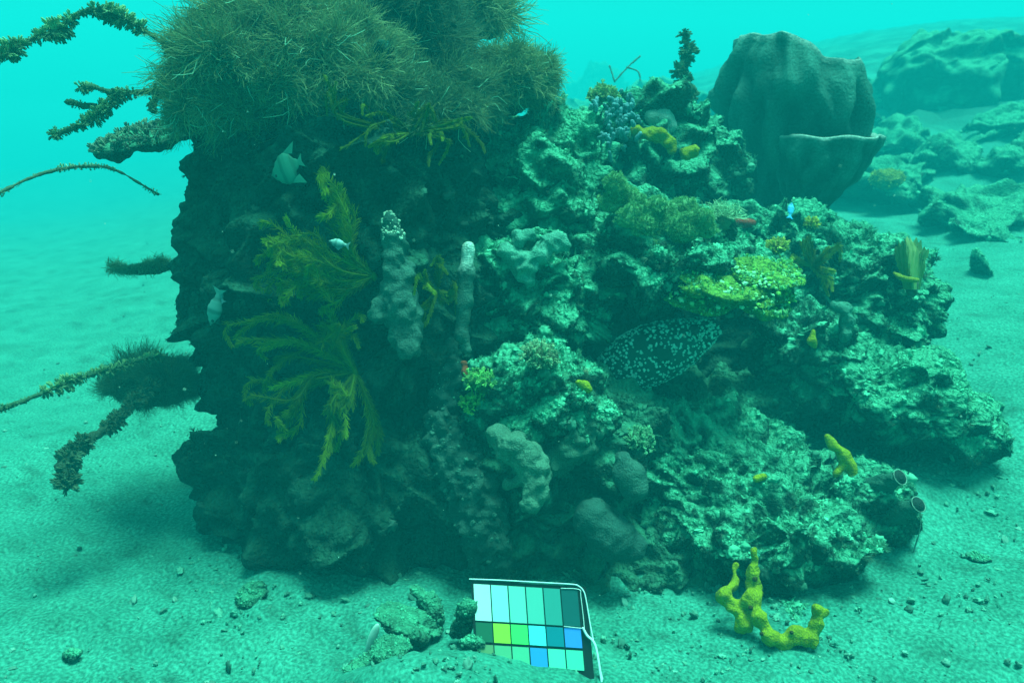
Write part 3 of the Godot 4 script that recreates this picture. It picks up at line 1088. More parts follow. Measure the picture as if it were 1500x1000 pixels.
# ---------------------------------------------------------------- feather stars
func feather_arm(t: Node3D, path: Array, width: float, c: Color) -> void:
	var b := MB.new()
	var n := path.size()
	var rad := []
	for i in n:
		rad.append(0.0024 * (1.0 - 0.6 * i / (n - 1)))
	tube(b, path, rad, 5, c * 0.8, 0.0, 5)
	var total := 120
	for k in total:
		var u := float(k) / total * (n - 1)
		var i := mini(int(u), n - 2)
		var p: Vector3 = path[i].cubic_interpolate(path[i + 1], path[maxi(i - 1, 0)], path[mini(i + 2, n - 1)], u - i)
		var f: Vector3 = (path[i + 1] - path[i]).normalized()
		var v := float(k) / total
		var w := width * (0.45 + 0.8 * sin(PI * clampf(v * 0.9 + 0.1, 0, 1)))
		var side := f.cross((CAM - p).normalized() + Vector3(0.2, 0.3 * sin(k * 0.4), 0)).normalized()
		for s in [-1.0, 1.0]:
			var tip: Vector3 = p + side * s * w * rnd(0.45, 0.95) + f * w * rnd(0.7, 1.7) + Vector3(rnd(-1, 1), rnd(-1.4, 0.6), rnd(-1, 1)) * w * 0.4
			var m: Vector3 = (p + tip) * 0.5 + side * s * w * 0.12
			tube(b, [p, m, tip], [0.0006, 0.0007, 0.0004], 3, c * rnd(0.6, 1.25) * (0.75 + 0.7 * v), 0.0, 1)
	part("arm", b, M.arm, t)


func star(label: String, cx: float, cy: float, off: float, arms: Array, width: float, c: Color) -> void:
	var base := on(cx, cy, off)
	var d0 := surf_d(cx, cy) - off
	var t := thing("feather_star", label, "feather star", base)
	var b := MB.new()
	tube(b, [base - Vector3(0, 0.008, 0), base, base + Vector3(0, 0.008, 0)], [0.005, 0.008, 0.004], 8, c * 0.5, 0.2, 2)
	part("centre", b, M.arm, t)
	for a in arms:
		var pts := [base]
		for i in a.size() / 2:
			var u := float(i + 1)
			pts.append(at(a[i * 2], a[i * 2 + 1], minf(d0, surf_d(a[i * 2], a[i * 2 + 1]) - 0.015) - 0.012 * u + rnd(-0.006, 0.006)))
		feather_arm(t, pts, width, c * rnd(0.8, 1.15))
		for again in 3:
			var twin := [base]
			for i in pts.size() - 1:
				twin.append(pts[i + 1] + Vector3(rnd(-1, 1), rnd(-1.5, 0.6), rnd(-0.6, 1)) * 0.014 * (i + 1))
			twin.append(twin[-1] + Vector3(rnd(-0.025, 0.02), rnd(-0.045, 0.0), rnd(-0.01, 0.02)))
			feather_arm(t, twin, width * 0.9, c * rnd(0.45, 0.95))


func feather_stars() -> void:
	var y := Color(0.16, 0.23, 0.003)
	star("yellow green feather star sweeping left beside the tall finger sponge", 548, 405, 0.03, [
		[500, 395, 450, 365, 418, 318], [495, 378, 440, 352, 385, 352], [500, 390, 450, 372, 400, 365], [505, 400, 450, 378, 408, 345], [500, 410, 455, 395, 415, 380], [510, 415, 465, 405, 430, 402],
		[510, 370, 490, 310, 468, 265], [515, 365, 505, 310, 498, 270], [515, 420, 480, 425, 440, 395]], 0.011, y)
	star("dull yellow feather star curling in the shade below the sweeping one", 520, 545, 0.03, [
		[500, 500, 485, 455], [480, 520, 430, 500, 385, 512], [470, 500, 420, 465, 365, 470], [480, 480, 490, 490, 520, 478], [470, 545, 430, 560, 395, 568], [490, 590, 495, 620, 478, 640], [505, 585, 485, 560, 498, 610],
		[540, 600, 545, 640], [450, 560, 430, 600, 415, 605]], 0.010, y * 0.9)
	star("small yellow feather star clinging high on the shaded tower", 600, 195, 0.04, [[585, 180, 560, 165, 535, 170], [605, 170, 612, 150], [620, 180, 628, 152], [640, 190, 648, 205], [570, 200, 540, 215], [660, 180, 690, 172], [500, 165, 492, 120]], 0.005, y * 0.6)
	star("tiny yellow feather star in the gap between the finger sponges", 640, 425, 0.02, [[645, 400, 648, 380], [625, 410, 622, 395], [655, 430, 668, 420], [630, 445, 615, 455]], 0.005, y * 0.8)
	star("dim brown feather star under the mound top right of the table coral", 1190, 390, 0.0, [[1185, 365, 1180, 352], [1205, 375, 1215, 362], [1170, 380, 1160, 375], [1210, 395, 1222, 398]], 0.007, Color(0.2, 0.24, 0.02))


# ---------------------------------------------------------------- sponges
func sponge(called: String, label: String, lines: Array, d: float, cell: float, c0: Color, c1: Color, rough: float, tip := Color(0, 0, 0, 0), group := "") -> Node3D:
	# lines: lists of [px, py, radius in pixels, depth offset]
	var caps := []
	var lo := 0.0
	for l in lines:
		var pts := []
		for e in l:
			var z: float = d + (e[3] if e.size() > 3 else 0.0)
			pts.append([at(e[0], e[1], z), e[2] * z / F])
		caps.append_array(chain(pts))
	var t := thing(called, label, "sponge", caps[0][0], group)
	var top := -1e9
	for c in caps:
		top = maxf(top, maxf(c[0].y, c[2].y))
	var b := limbs(caps, cell, 0.012, func(p: Vector3, n: Vector3) -> Color:
		var k := c0.lerp(c1, clampf(0.5 + noise_b.get_noise_3dv(p * 1.6) * 1.1, 0.0, 1.0))
		if tip.a > 0.0:
			k = k.lerp(tip, clampf((p.y - top + 0.05) / 0.03 + noise_d.get_noise_3dv(p) * 0.7, 0.0, 1.0))
		return k, rough, 1.0)
	last = {"P": b.P, "N": normals_of(b.P, b.I), "C": b.C, "I": b.I}
	note_depth(last.P, last.N)
	part("sponge_body", b, M.sponge, t)
	return t


func finger_sponges() -> void:
	var g0 := Color(0.045, 0.12, 0.10)
	var g1 := Color(0.08, 0.19, 0.15)
	var d := surf_d(580, 420) - 0.07
	var t := sponge("finger_sponge", "tall grey finger sponge with a white crusted tip", [[[570, 318, 10], [576, 350, 15], [583, 400, 20], [588, 450, 26], [594, 490, 24], [600, 512, 16, -0.02]], [[572, 425, 14], [556, 450, 14], [551, 466, 9, -0.01]]], d, 0.004, g0, g1, 0.011)
	grow("white_crust", t, nub_meshes[0], M.growth, 140, Vector2(0.002, 0.006), [Color(0.5, 0.6, 0.45), Color(0.6, 0.65, 0.5)], {"low": 0.0, "own": 1.0, "ymin": at(575, 352, d).y})
	d = surf_d(655, 540) - 0.05
	t = sponge("finger_sponge", "broad grey finger sponge with a ragged right edge, lower neighbour of the tall one", [[[642, 480, 8], [650, 510, 15], [658, 545, 20], [655, 590, 24]]], d, 0.004, g0 * 0.8, g0, 0.014)
	grow("pale_crust", t, nub_meshes[0], M.growth, 50, Vector2(0.0015, 0.004), PALE, {"low": 0.1, "own": 1.0})
	d = surf_d(682, 430) - 0.05
	t = sponge("finger_sponge", "slim finger sponge with a flat white cap", [[[686, 362, 9], [683, 400, 11], [680, 440, 12], [676, 490, 9], [684, 512, 7]]], d, 0.0035, g0, g1, 0.003, Color(0.75, 0.85, 0.75))
	d = surf_d(760, 660) - 0.07
	t = sponge("hanging_sponge", "pale hanging finger sponge with a rounded drooping end", [[[728, 638, 16, 0.03], [748, 655, 21], [772, 672, 23], [786, 695, 20, -0.01], [784, 720, 17, -0.02], [774, 738, 15, -0.03]], [[772, 705, 10], [745, 707, 6, 0.01]]], d, 0.004, Color(0.08, 0.18, 0.13), Color(0.14, 0.28, 0.2), 0.010)
	d = surf_d(700, 720) - 0.02
	t = sponge("trunk_sponge", "dim thick sponge trunk running down to the colour chart", [[[650, 630, 24, 0.0], [665, 665, 34], [690, 710, 36, -0.02], [705, 760, 34, -0.03], [715, 800, 30, -0.03], [725, 845, 26, 0.0]], [[645, 620, 18], [636, 640, 12]]], d, 0.005, g0 * 0.7, g1 * 0.75, 0.018)
	grow("coral_knobs", t, nub_meshes[0], M.growth, 260, Vector2(0.003, 0.010), CRUST)
	d = surf_d(830, 660) - 0.03
	t = sponge("sponge_lobe", "pale sponge lobe right of the hanging finger sponge", [[[850, 620, 20], [845, 650, 26], [815, 668, 24], [800, 680, 16]]], d, 0.005, Color(0.05, 0.14, 0.1), Color(0.1, 0.23, 0.16), 0.016)
	d = surf_d(925, 680) - 0.07
	t = sponge("paddle_sponge", "dim paddle shaped sponge at the left end of the slab", [[[912, 672, 12], [918, 695, 20], [928, 715, 20]], [[930, 690, 14], [936, 718, 12]]], d, 0.004, g0, g1, 0.003)
	d = surf_d(890, 790) - 0.04
	t = sponge("paddle_sponge", "dark flat sponge lobe over the undercut right of the chart", [[[870, 760, 30], [895, 785, 34], [925, 800, 22]]], d, 0.005, g0 * 0.9, g0 * 1.2, 0.005)
	# yellow rope sponges
	var y0 := Color(0.37, 0.37, 0.003)
	var y1 := Color(0.50, 0.49, 0.006)
	d = 1.545
	t = sponge("rope_sponge", "long yellow rope sponge looping down to the sand at lower right", [
		[[1106, 806, 4, 0.02], [1103, 835, 7, 0.02], [1106, 858, 7, 0.02], [1102, 880, 11], [1112, 905, 9, -0.02], [1128, 930, 10, -0.03], [1148, 944, 9, -0.03], [1162, 930, 11, -0.03], [1188, 936, 11, -0.03], [1196, 914, 8, -0.03], [1199, 894, 7, -0.03], [1211, 897, 5, -0.03]],
		[[1077, 828, 5, 0.07], [1077, 856, 5, 0.05], [1060, 874, 9, 0.02], [1078, 890, 8, 0.01], [1090, 908, 8], [1086, 920, 8], [1098, 918, 6]],
		[[1098, 876, 8], [1082, 884, 5, 0.01]]], d, 0.003, y0, y1, 0.007)
	oscules(t, [[1106, 848, 4], [1160, 926, 3], [1100, 890, 4], [1116, 928, 3]])
	d = surf_d(1235, 690) - 0.03
	t = sponge("rope_sponge", "short forked yellow rope sponge standing on the slab edge", [[[1212, 638, 4], [1218, 650, 6], [1236, 666, 7], [1247, 682, 7], [1250, 698, 8]], [[1238, 676, 5], [1226, 694, 6]]], d, 0.003, y0, y1, 0.004)
	d = surf_d(1112, 700) - 0.0
	t = sponge("yellow_sponge", "tiny yellow sponge lump on the silty slab", [[[1108, 701, 6], [1118, 698, 5]]], d, 0.0025, y0, y1, 0.003)
	d = surf_d(1192, 492)
	t = sponge("yellow_sponge", "small yellow sponge sprig on the craggy rock right of the hollow", [[[1192, 486, 4], [1190, 500, 5], [1194, 508, 3]]], d, 0.0025, y0, y1, 0.003)
	d = surf_d(853, 565)
	t = sponge("yellow_sponge", "small yellow sponge beside the spotted fish's tail", [[[848, 560, 5], [858, 566, 6], [862, 570, 4]]], d, 0.0025, y0, y1, 0.003)
	# knoll sponges
	d = surf_d(970, 215)
	t = sponge("yellow_sponge", "yellow crusting sponge over the right of the back knoll", [[[932, 192, 8], [950, 198, 8], [966, 198, 9], [978, 206, 9], [985, 218, 8]], [[1005, 224, 10, -0.03], [1016, 222, 10, -0.03]]], d, 0.004, y0 * 0.7, y1 * 0.8, 0.008)
	d = surf_d(965, 175) + 0.03
	t = sponge("white_sponge", "soft white sponge cushion behind the back knoll", [[[955, 170, 13], [970, 174, 15], [980, 185, 12]]], d, 0.005, Color(0.35, 0.5, 0.42), Color(0.45, 0.6, 0.5), 0.004)
	d = surf_d(770, 380) - 0.01
	t = sponge("white_sponge", "blurred whitish lobed sponge in the middle of the mottled rock", [[[735, 365, 8], [750, 378, 14], [768, 385, 18], [790, 372, 14], [806, 362, 9]], [[768, 392, 14], [775, 412, 10]], [[812, 352, 12], [830, 362, 8]], [[760, 350, 10], [780, 345, 8]]], d, 0.005, Color(0.10, 0.34, 0.25), Color(0.18, 0.48, 0.36), 0.014)
	d = surf_d(905, 190)
	t = thing("blue_sponge", "pale blue branching sponge on the front of the back knoll", "sponge", at(905, 190, d))
	for k in 70:
		var b := MB.new()
		var px := 905 + rng.randfn(0.0, 14.0)
		var py := 180 + rng.randfn(0.0, 22.0)
		var p := on(px, py, 0.0)
		var e := p + Vector3(rnd(-0.015, 0.015), rnd(0.008, 0.028), rnd(0.0, 0.03))
		tube(b, [p, (p + e) * 0.5 + Vector3(rnd(-0.005, 0.005), 0, 0.004), e], [0.006, 0.007, 0.006], 6, Color(0.2, 0.42, 0.48) * rnd(0.75, 1.2), 0.4, 3)
		part("branchlet", b, M.sponge, t)
	d = surf_d(1090, 326)
	t = sponge("red_sponge", "dull red crusting sponge patch below the pale green tuft", [[[1078, 325, 6], [1090, 328, 7], [1102, 328, 6]]], d, 0.003, Color(0.42, 0.05, 0.04), Color(0.55, 0.08, 0.05), 0.006)
	d = surf_d(681, 540)
	t = sponge("red_sponge", "small rusty red sponge beside the broad finger sponge", [[[680, 533, 6], [682, 546, 7]]], d, 0.003, Color(0.42, 0.07, 0.03), Color(0.5, 0.1, 0.04), 0.005)
	d = surf_d(1232, 470)
	t = sponge("finger_sponge", "pale stubby finger sponge standing on the right of the craggy rock", [[[1238, 492, 8], [1240, 470, 9], [1237, 452, 7], [1222, 448, 6]]], d - 0.03, 0.0035, Color(0.06, 0.2, 0.15), Color(0.12, 0.34, 0.25), 0.008)
	# open tubes at the right
	tube_sponge([1297, 708], [1316, 700], 12, "upper open tube sponge pointing right on the small right ledge")
	tube_sponge([1325, 748], [1343, 740], 12, "lower open tube sponge with a pale rim on the small right ledge")


func oscules(t: Node3D, list: Array) -> void:
	for e in list:
		var b := MB.new()
		var p := on(e[0], e[1], 0.0)
		var n := (CAM - p).normalized()
		var r: float = e[2] * 0.0013
		tube(b, [p - n * 0.003, p + n * 0.0012], [r, r * 0.9], 10, Color(0.08, 0.06, 0.005), 0.0, 1)
		part("pore", b, M.sponge, t)


func tube_sponge(a: Array, e: Array, r: float, label: String) -> void:
	var d := surf_d(a[0], a[1])
	var p := at(a[0], a[1], d)
	var q := at(e[0], e[1], d - 0.03)
	var t := thing("tube_sponge", label, "sponge", p)
	var s := d / F
	var c := Color(0.05, 0.15, 0.11)
	var b := MB.new()
	var f := (q - p).normalized()
	tube(b, [p - f * 0.04, p, (p + q) * 0.5, q], [r * s * 1.5, r * s * 1.3, r * s * 1.1, r * s], 20, c, 0.25, 4)
	part("tube_wall", b, M.sponge, t)
	var b2 := MB.new()
	var side := f.cross(Vector3.UP).normalized()
	var up := side.cross(f)
	var ring := []
	var rr := []
	for k in 21:
		ring.append(q + f * 0.006 + (side * cos(TAU * k / 20.0) + up * sin(TAU * k / 20.0)) * r * s * 0.95)
		rr.append(0.0011 + 0.0009 * absf(noise_g.get_noise_1d(k * 2.7)))
	tube(b2, ring, rr, 6, Color(0.35, 0.5, 0.4), 0.3, 1)
	part("rim", b2, M.sponge, t)
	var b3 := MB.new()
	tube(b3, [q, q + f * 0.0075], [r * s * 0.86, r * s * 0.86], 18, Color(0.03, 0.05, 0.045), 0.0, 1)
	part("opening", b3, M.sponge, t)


# ---------------------------------------------------------------- stony corals
func corals() -> void:
	# table coral: stacked ragged plates with knobs along the edges
	var base := on(1070, 425, 0.0)
	var d := surf_d(1070, 425) - 0.05
	var t := thing("table_coral", "yellow green table coral with pale knobbed edges above the hollow", "coral", base)
	var plates := [[1070, 402, 88, 8, 0.10, -4.0], [1075, 420, 90, 7, 0.09, -6.0], [1030, 426, 60, 6, 0.07, 2.0], [1110, 436, 50, 6, 0.06, -14.0], [1125, 404, 46, 8, 0.06, -6.0]]
	var kn := Color(0.5, 0.62, 0.28)
	for e in plates:
		var c := at(e[0], e[1], d)
		var s := d / F
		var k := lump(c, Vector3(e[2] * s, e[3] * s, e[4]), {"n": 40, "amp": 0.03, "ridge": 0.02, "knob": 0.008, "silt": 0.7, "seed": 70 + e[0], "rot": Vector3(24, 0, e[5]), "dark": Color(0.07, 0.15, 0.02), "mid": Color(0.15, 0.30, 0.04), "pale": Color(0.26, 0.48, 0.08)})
		var o := body("plate", k, M.rock, t)
		grow("small_knobs", o, twig_mesh, M.growth, 260, Vector2(0.003, 0.008), [Color(0.17, 0.42, 0.09), Color(0.24, 0.5, 0.2), Color(0.3, 0.58, 0.3)], {"own": 1.0, "low": -0.1})
		for i in 58:
			var a := -0.3 + 3.7 * rng.randf()
			var far := sqrt(rnd(0.2, 1.1))
			var v := Basis.from_euler(Vector3(24, 0, e[5]) * PI / 180.0) * Vector3(cos(a) * e[2] * s * far, e[3] * s * (0.9 - far * 0.5), sin(a) * e[4] * far)
			var q := MeshInstance3D.new()
			q.name = part_name(o, "knob")
			q.mesh = nub_meshes[i % 3]
			q.material_override = M["knob%d" % (i % 3)]
			q.transform = Transform3D(upright(Vector3(cos(a) * 0.5, 1.0, sin(a) * 0.5).normalized(), rnd(0, TAU), Vector3(1.0, 0.7, 1.0) * rnd(0.004, 0.011)), c + v + Vector3(0, 0.004, 0) - org)
			o.add_child(q, true)
	# plate coral jutting out on the left
	base = at(225, 205, 1.95)
	t = thing("plate_coral", "flat dark plate coral jutting out left of the tower", "coral", base)
	var k2 := lump(at(205, 208, 1.92), Vector3(0.115, 0.020, 0.10), {"n": 48, "amp": 0.02, "ridge": 0.02, "silt": 0.6, "seed": 80, "rot": Vector3(12, 0, 12)})
	body("plate", k2, M.rock, t)
	grow("branchlets", t, twig_mesh, M.growth, 420, Vector2(0.008, 0.016), [Color(0.1, 0.15, 0.1), Color(0.16, 0.22, 0.14), Color(0.07, 0.1, 0.08)], {"low": 0.0, "own": 1.0})
	# little bushy corals
	for e in [[705, 560, 20, Color(0.2, 0.45, 0.12), "bright green knobby coral on the left of the rounded outcrop"], [690, 585, 15, Color(0.22, 0.42, 0.08), "yellowish green coral lump below the bright green one"], [935, 640, 24, Color(0.14, 0.34, 0.18), "green bushy coral at the left end of the slab"], [1128, 362, 18, Color(0.42, 0.42, 0.08), "yellow rimmed small coral cup behind the table coral"], [1190, 330, 10, Color(0.45, 0.42, 0.05), "small yellow coral spot on the mound top"], [1300, 262, 22, Color(0.4, 0.42, 0.06), "yellow coral patch on the knobbly far rock"],
		[790, 525, 22, Color(0.26, 0.36, 0.2), "pale crumbly coral on the crown of the rounded outcrop"], [885, 140, 22, Color(0.26, 0.34, 0.12), "pale yellow coral ring at the top of the back knoll"]]:
		var c := on(e[0], e[1], 0.0)
		var s: float = e[2] * surf_d(e[0], e[1]) / F
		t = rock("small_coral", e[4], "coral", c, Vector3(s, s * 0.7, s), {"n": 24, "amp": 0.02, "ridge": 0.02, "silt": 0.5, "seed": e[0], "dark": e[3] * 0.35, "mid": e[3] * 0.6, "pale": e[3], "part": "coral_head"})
		grow("branchlets", t, twig_mesh, M.growth, 160, Vector2(0.005, 0.012), [e[3], e[3] * 0.7, e[3] * 1.2], {"own": 1.0})
	# fan at the right
	fan()


func fan() -> void:
	var base := at(1338, 432, 2.12)
	var t := thing("sea_fan", "brown fan shaped coral with a yellow band on the right of the mound", "coral", base)
	var b := MB.new()
	tube(b, [base, at(1335, 415, 2.12)], [0.012, 0.02], 8, Color(0.1, 0.14, 0.09), 0.3, 3)
	part("stalk", b, M.soft, t)
	b = MB.new()
	var nu := 56
	var nv := 16
	for s in 2:
		for j in nv + 1:
			for i in nu + 1:
				var u := float(i) / nu
				var v := float(j) / nv
				var rag := 1.0 + 0.10 * noise_g.get_noise_1d(u * 9.0) + 0.05 * sin(u * 60.0)
				var x := lerpf(lerpf(1324, 1348, u), lerpf(1309, 1361, u) + 5.0 * noise_g.get_noise_1d(v * 6.0 + u * 3.0), v)
				var y := lerpf(424, 350 + 16.0 * pow(absf(u - 0.45) * 2.0, 2.0), v * rag)
				var z := 2.12 - 0.04 * sin(u * PI) + 0.012 * sin(u * 9.0 + v * 2.0) + 0.0015 * sin(u * 90.0)
				var c := Color(0.16, 0.24, 0.07).lerp(Color(0.32, 0.30, 0.12), clampf(v * 1.4 - 0.6 + 0.3 * sin(u * 45.0), 0.0, 1.0))
				b.add(at(x, y, z + (0.005 if s else 0.0)), c)
	var half := (nu + 1) * (nv + 1)
	for j in nv:
		for i in nu:
			var q := j * (nu + 1) + i
			b.quad(q, q + 1, q + nu + 2, q + nu + 1)
			b.quad(half + q, half + q + nu + 1, half + q + nu + 2, half + q + 1)
	part("blade", b, M.arm, t)
	b = MB.new()
	tube(b, [at(1310, 400, 2.09), at(1325, 408, 2.06), at(1345, 410, 2.07)], [0.005, 0.009, 0.006], 8, Color(0.36, 0.36, 0.03), 0.3, 4)
	part("yellow_band", b, M.sponge, t)


# ---------------------------------------------------------------- colour chart
func chart() -> void:
	var o := at(694, 855, 1.50)
	var ex := (at(850, 864, 1.485) - o) / 156.0
	var ey := (at(701, 990, 1.455) - o) / 135.0
	var ez := ex.cross(ey).normalized() * -1.0
	if ez.dot(CAM - o) < 0.0:
		ez = -ez
	var t := thing("colour_chart", "colour reference chart in a black holder standing in the sand", "colour chart", o + ey * 135.0)
	box("board", t, o, ex, ey, ez, [-4, -5, 165, 137], -0.004, 0.003, M.board)
	var cols := [
		[Color(0.80, 0.88, 0.86), Color(0.42, 0.74, 0.66), Color(0.24, 0.60, 0.50), Color(0.14, 0.46, 0.40), Color(0.06, 0.28, 0.26), Color(0.015, 0.09, 0.10)],
		[Color(0.03, 0.12, 0.07), Color(0.50, 0.70, 0.05), Color(0.12, 0.76, 0.15), Color(0.14, 0.84, 0.95), Color(0.01, 0.19, 0.27), Color(0.07, 0.24, 0.75)],
		[Color(0.2, 0.3, 0.15), Color(0.16, 0.42, 0.24), Color(0.14, 0.48, 0.30), Color(0.05, 0.28, 0.70), Color(0.16, 0.68, 0.48), Color(0.13, 0.60, 0.43)]]
	var names := ["white_patch", "light_patch", "grey_patch", "mid_grey_patch", "dark_grey_patch", "black_patch", "dark_green_patch", "yellow_patch", "green_patch", "cyan_patch", "teal_patch", "blue_patch", "brown_patch", "tan_patch", "olive_patch", "blue_patch", "pale_green_patch", "pale_green_patch"]
	var y0 := [0.0, 57.0, 89.0]
	var y1 := [54.0, 85.0, 117.0]
	for r in 3:
		for c in 6:
			var m := mat("patch_%d_%d" % [r, c], cols[r][c], 0.55, null, null, 1.0, 0.0, false)
			box(names[r * 6 + c], t, o, ex, ey, ez, [c * 25.6, y0[r], c * 25.6 + 23.8, y1[r]], 0.003, 0.0045, m)
	var wire := func(list: Array, rad: float, called: String) -> void:
		var pts := []
		var rr := []
		for e in list:
			pts.append(o + ex * e[0] + ey * e[1] + ez * (e[2] if e.size() > 2 else 0.006))
			rr.append(rad)
		var b := MB.new()
		tube(b, pts, rr, 7, Color.WHITE, 0.0, 4)
		part(called, b, M.wire, t)
	wire.call([[-6, -7], [40, -8], [100, -8], [145, -8], [154, -6], [160, 0], [163, 12], [167, 60], [174, 110], [180, 150]], 0.0011, "wire_frame")
	wire.call([[128, -1], [154, -1], [156, 10], [157, 55], [153, 56], [128, 55]], 0.0006, "thin_wire")
	wire.call([[155, 55, 0.008], [160, 66, 0.008], [168, 74, 0.009], [172, 90, 0.009], [175, 135, 0.009]], 0.0022, "wire_clip")


func box(called: String, t: Node3D, o: Vector3, ex: Vector3, ey: Vector3, ez: Vector3, r: Array, z0: float, z1: float, m: Material) -> void:
	var b := MB.new()
	var p := []
	for z in [z0, z1]:
		for q in [[r[0], r[1]], [r[2], r[1]], [r[2], r[3]], [r[0], r[3]]]:
			p.append(o + ex * q[0] + ey * q[1] + ez * z)
	for q in p:
		b.add(q)
	b.quad(7, 6, 5, 4)
	b.quad(0, 1, 2, 3)
	for k in 4:
		var k2 := (k + 1) % 4
		b.quad(k, k + 4, k2 + 4, k2)
	part(called, b, m, t, true)


# ---------------------------------------------------------------- fish
func fish(label: String, p: Vector3, ang: float, yaw: float, ln: float, prof: Array, wide: float, c: Color, belly: Color, fins: Array, eye := true) -> Node3D:
	# the fish looks along +x of its own frame; ang turns it in the picture plane, yaw away from it
	var t := thing("fish", label, "fish", p)
	var B := cam_basis * Basis(Vector3.BACK, deg_to_rad(ang)) * Basis(Vector3.UP, deg_to_rad(yaw))
	var b := MB.new()
	var rings := 28
	var sides := 18
	for j in rings + 1:
		var u := float(j) / rings
		var x := u * (prof.size() - 1)
		var k := mini(int(x), prof.size() - 2)
		var e: float = smoothstep(0.0, 1.0, x - k)
		var up: float = lerpf(prof[k][0], prof[k + 1][0], e) * ln
		var dn: float = lerpf(prof[k][1], prof[k + 1][1], e) * ln
		var w: float = minf((up + dn) * 0.5, ln) * wide * (0.5 + 0.6 * sin(PI * clampf(u * 0.85 + 0.15, 0, 1)))
		for i in sides:
			var a := TAU * i / sides
			var y := sin(a) * (up if sin(a) > 0.0 else dn)
			b.add(p + B * Vector3((0.5 - u) * ln, y, cos(a) * w), belly.lerp(c, clampf(0.5 + sin(a) * 0.9, 0.0, 1.0)) * (1.0 - 0.35 * smoothstep(0.2, 0.9, sin(u * 17.0 + 0.6) + 0.4 * noise_b.get_noise_3d(u * 0.3, y * 4.0, 1.0)) - 0.25 * clampf(sin(a) - 0.3, 0.0, 1.0)))
	for j in rings:
		for i in sides:
			var i2 := (i + 1) % sides
			b.quad(j * sides + i, j * sides + i2, (j + 1) * sides + i2, (j + 1) * sides + i)
	part("body", b, M.fish, t)
	last = {"P": b.P, "N": normals_of(b.P, b.I), "C": b.C, "I": b.I}
	for f in fins:
		var pts: Array = f[1]
		var fb := MB.new()
		var mid := Vector2.ZERO
		for q in pts:
			mid += q / pts.size()
		for s in [1.0, -1.0]:
			var first := fb.P.size()
			fb.add(p + B * (Vector3(mid.x, mid.y, 0) * ln + Vector3(0, 0, s * 0.0012 + (f[2] if f.size() > 2 else 0.0))), c * 1.05)
			for q in pts:
				fb.add(p + B * (Vector3(q.x, q.y, 0) * ln + Vector3(0, 0, s * 0.0003 + (f[2] if f.size() > 2 else 0.0))), c * 1.2)
			for k in pts.size():
				var k2 := (k + 1) % pts.size()
				if s > 0.0:
					fb.tri(first, first + 1 + k, first + 1 + k2)
				else:
					fb.tri(first, first + 1 + k2, first + 1 + k)
		part(f[0], fb, M.arm, t)
	if eye:
		var ex := 0.16 * (prof.size() - 1)
		var ek := mini(int(ex), prof.size() - 2)
		var et := smoothstep(0.0, 1.0, ex - ek)
		var eup: float = lerpf(prof[ek][0], prof[ek + 1][0], et) * ln
		var edn: float = lerpf(prof[ek][1], prof[ek + 1][1], et) * ln
		var ew := (eup + edn) * 0.5 * wide * (0.5 + 0.6 * sin(PI * (0.16 * 0.85 + 0.15)))
		for s in [1.0, -1.0]:
			var e := MeshInstance3D.new()
			e.name = part_name(t, "eye")
			e.mesh = M.eye_mesh
			e.material_override = M.eye
			e.transform = Transform3D(Basis.from_scale(Vector3.ONE * ln * 0.038), B * Vector3(0.34 * ln, eup * 0.35, s * ew * 0.88))
			t.add_child(e, true)
	return t


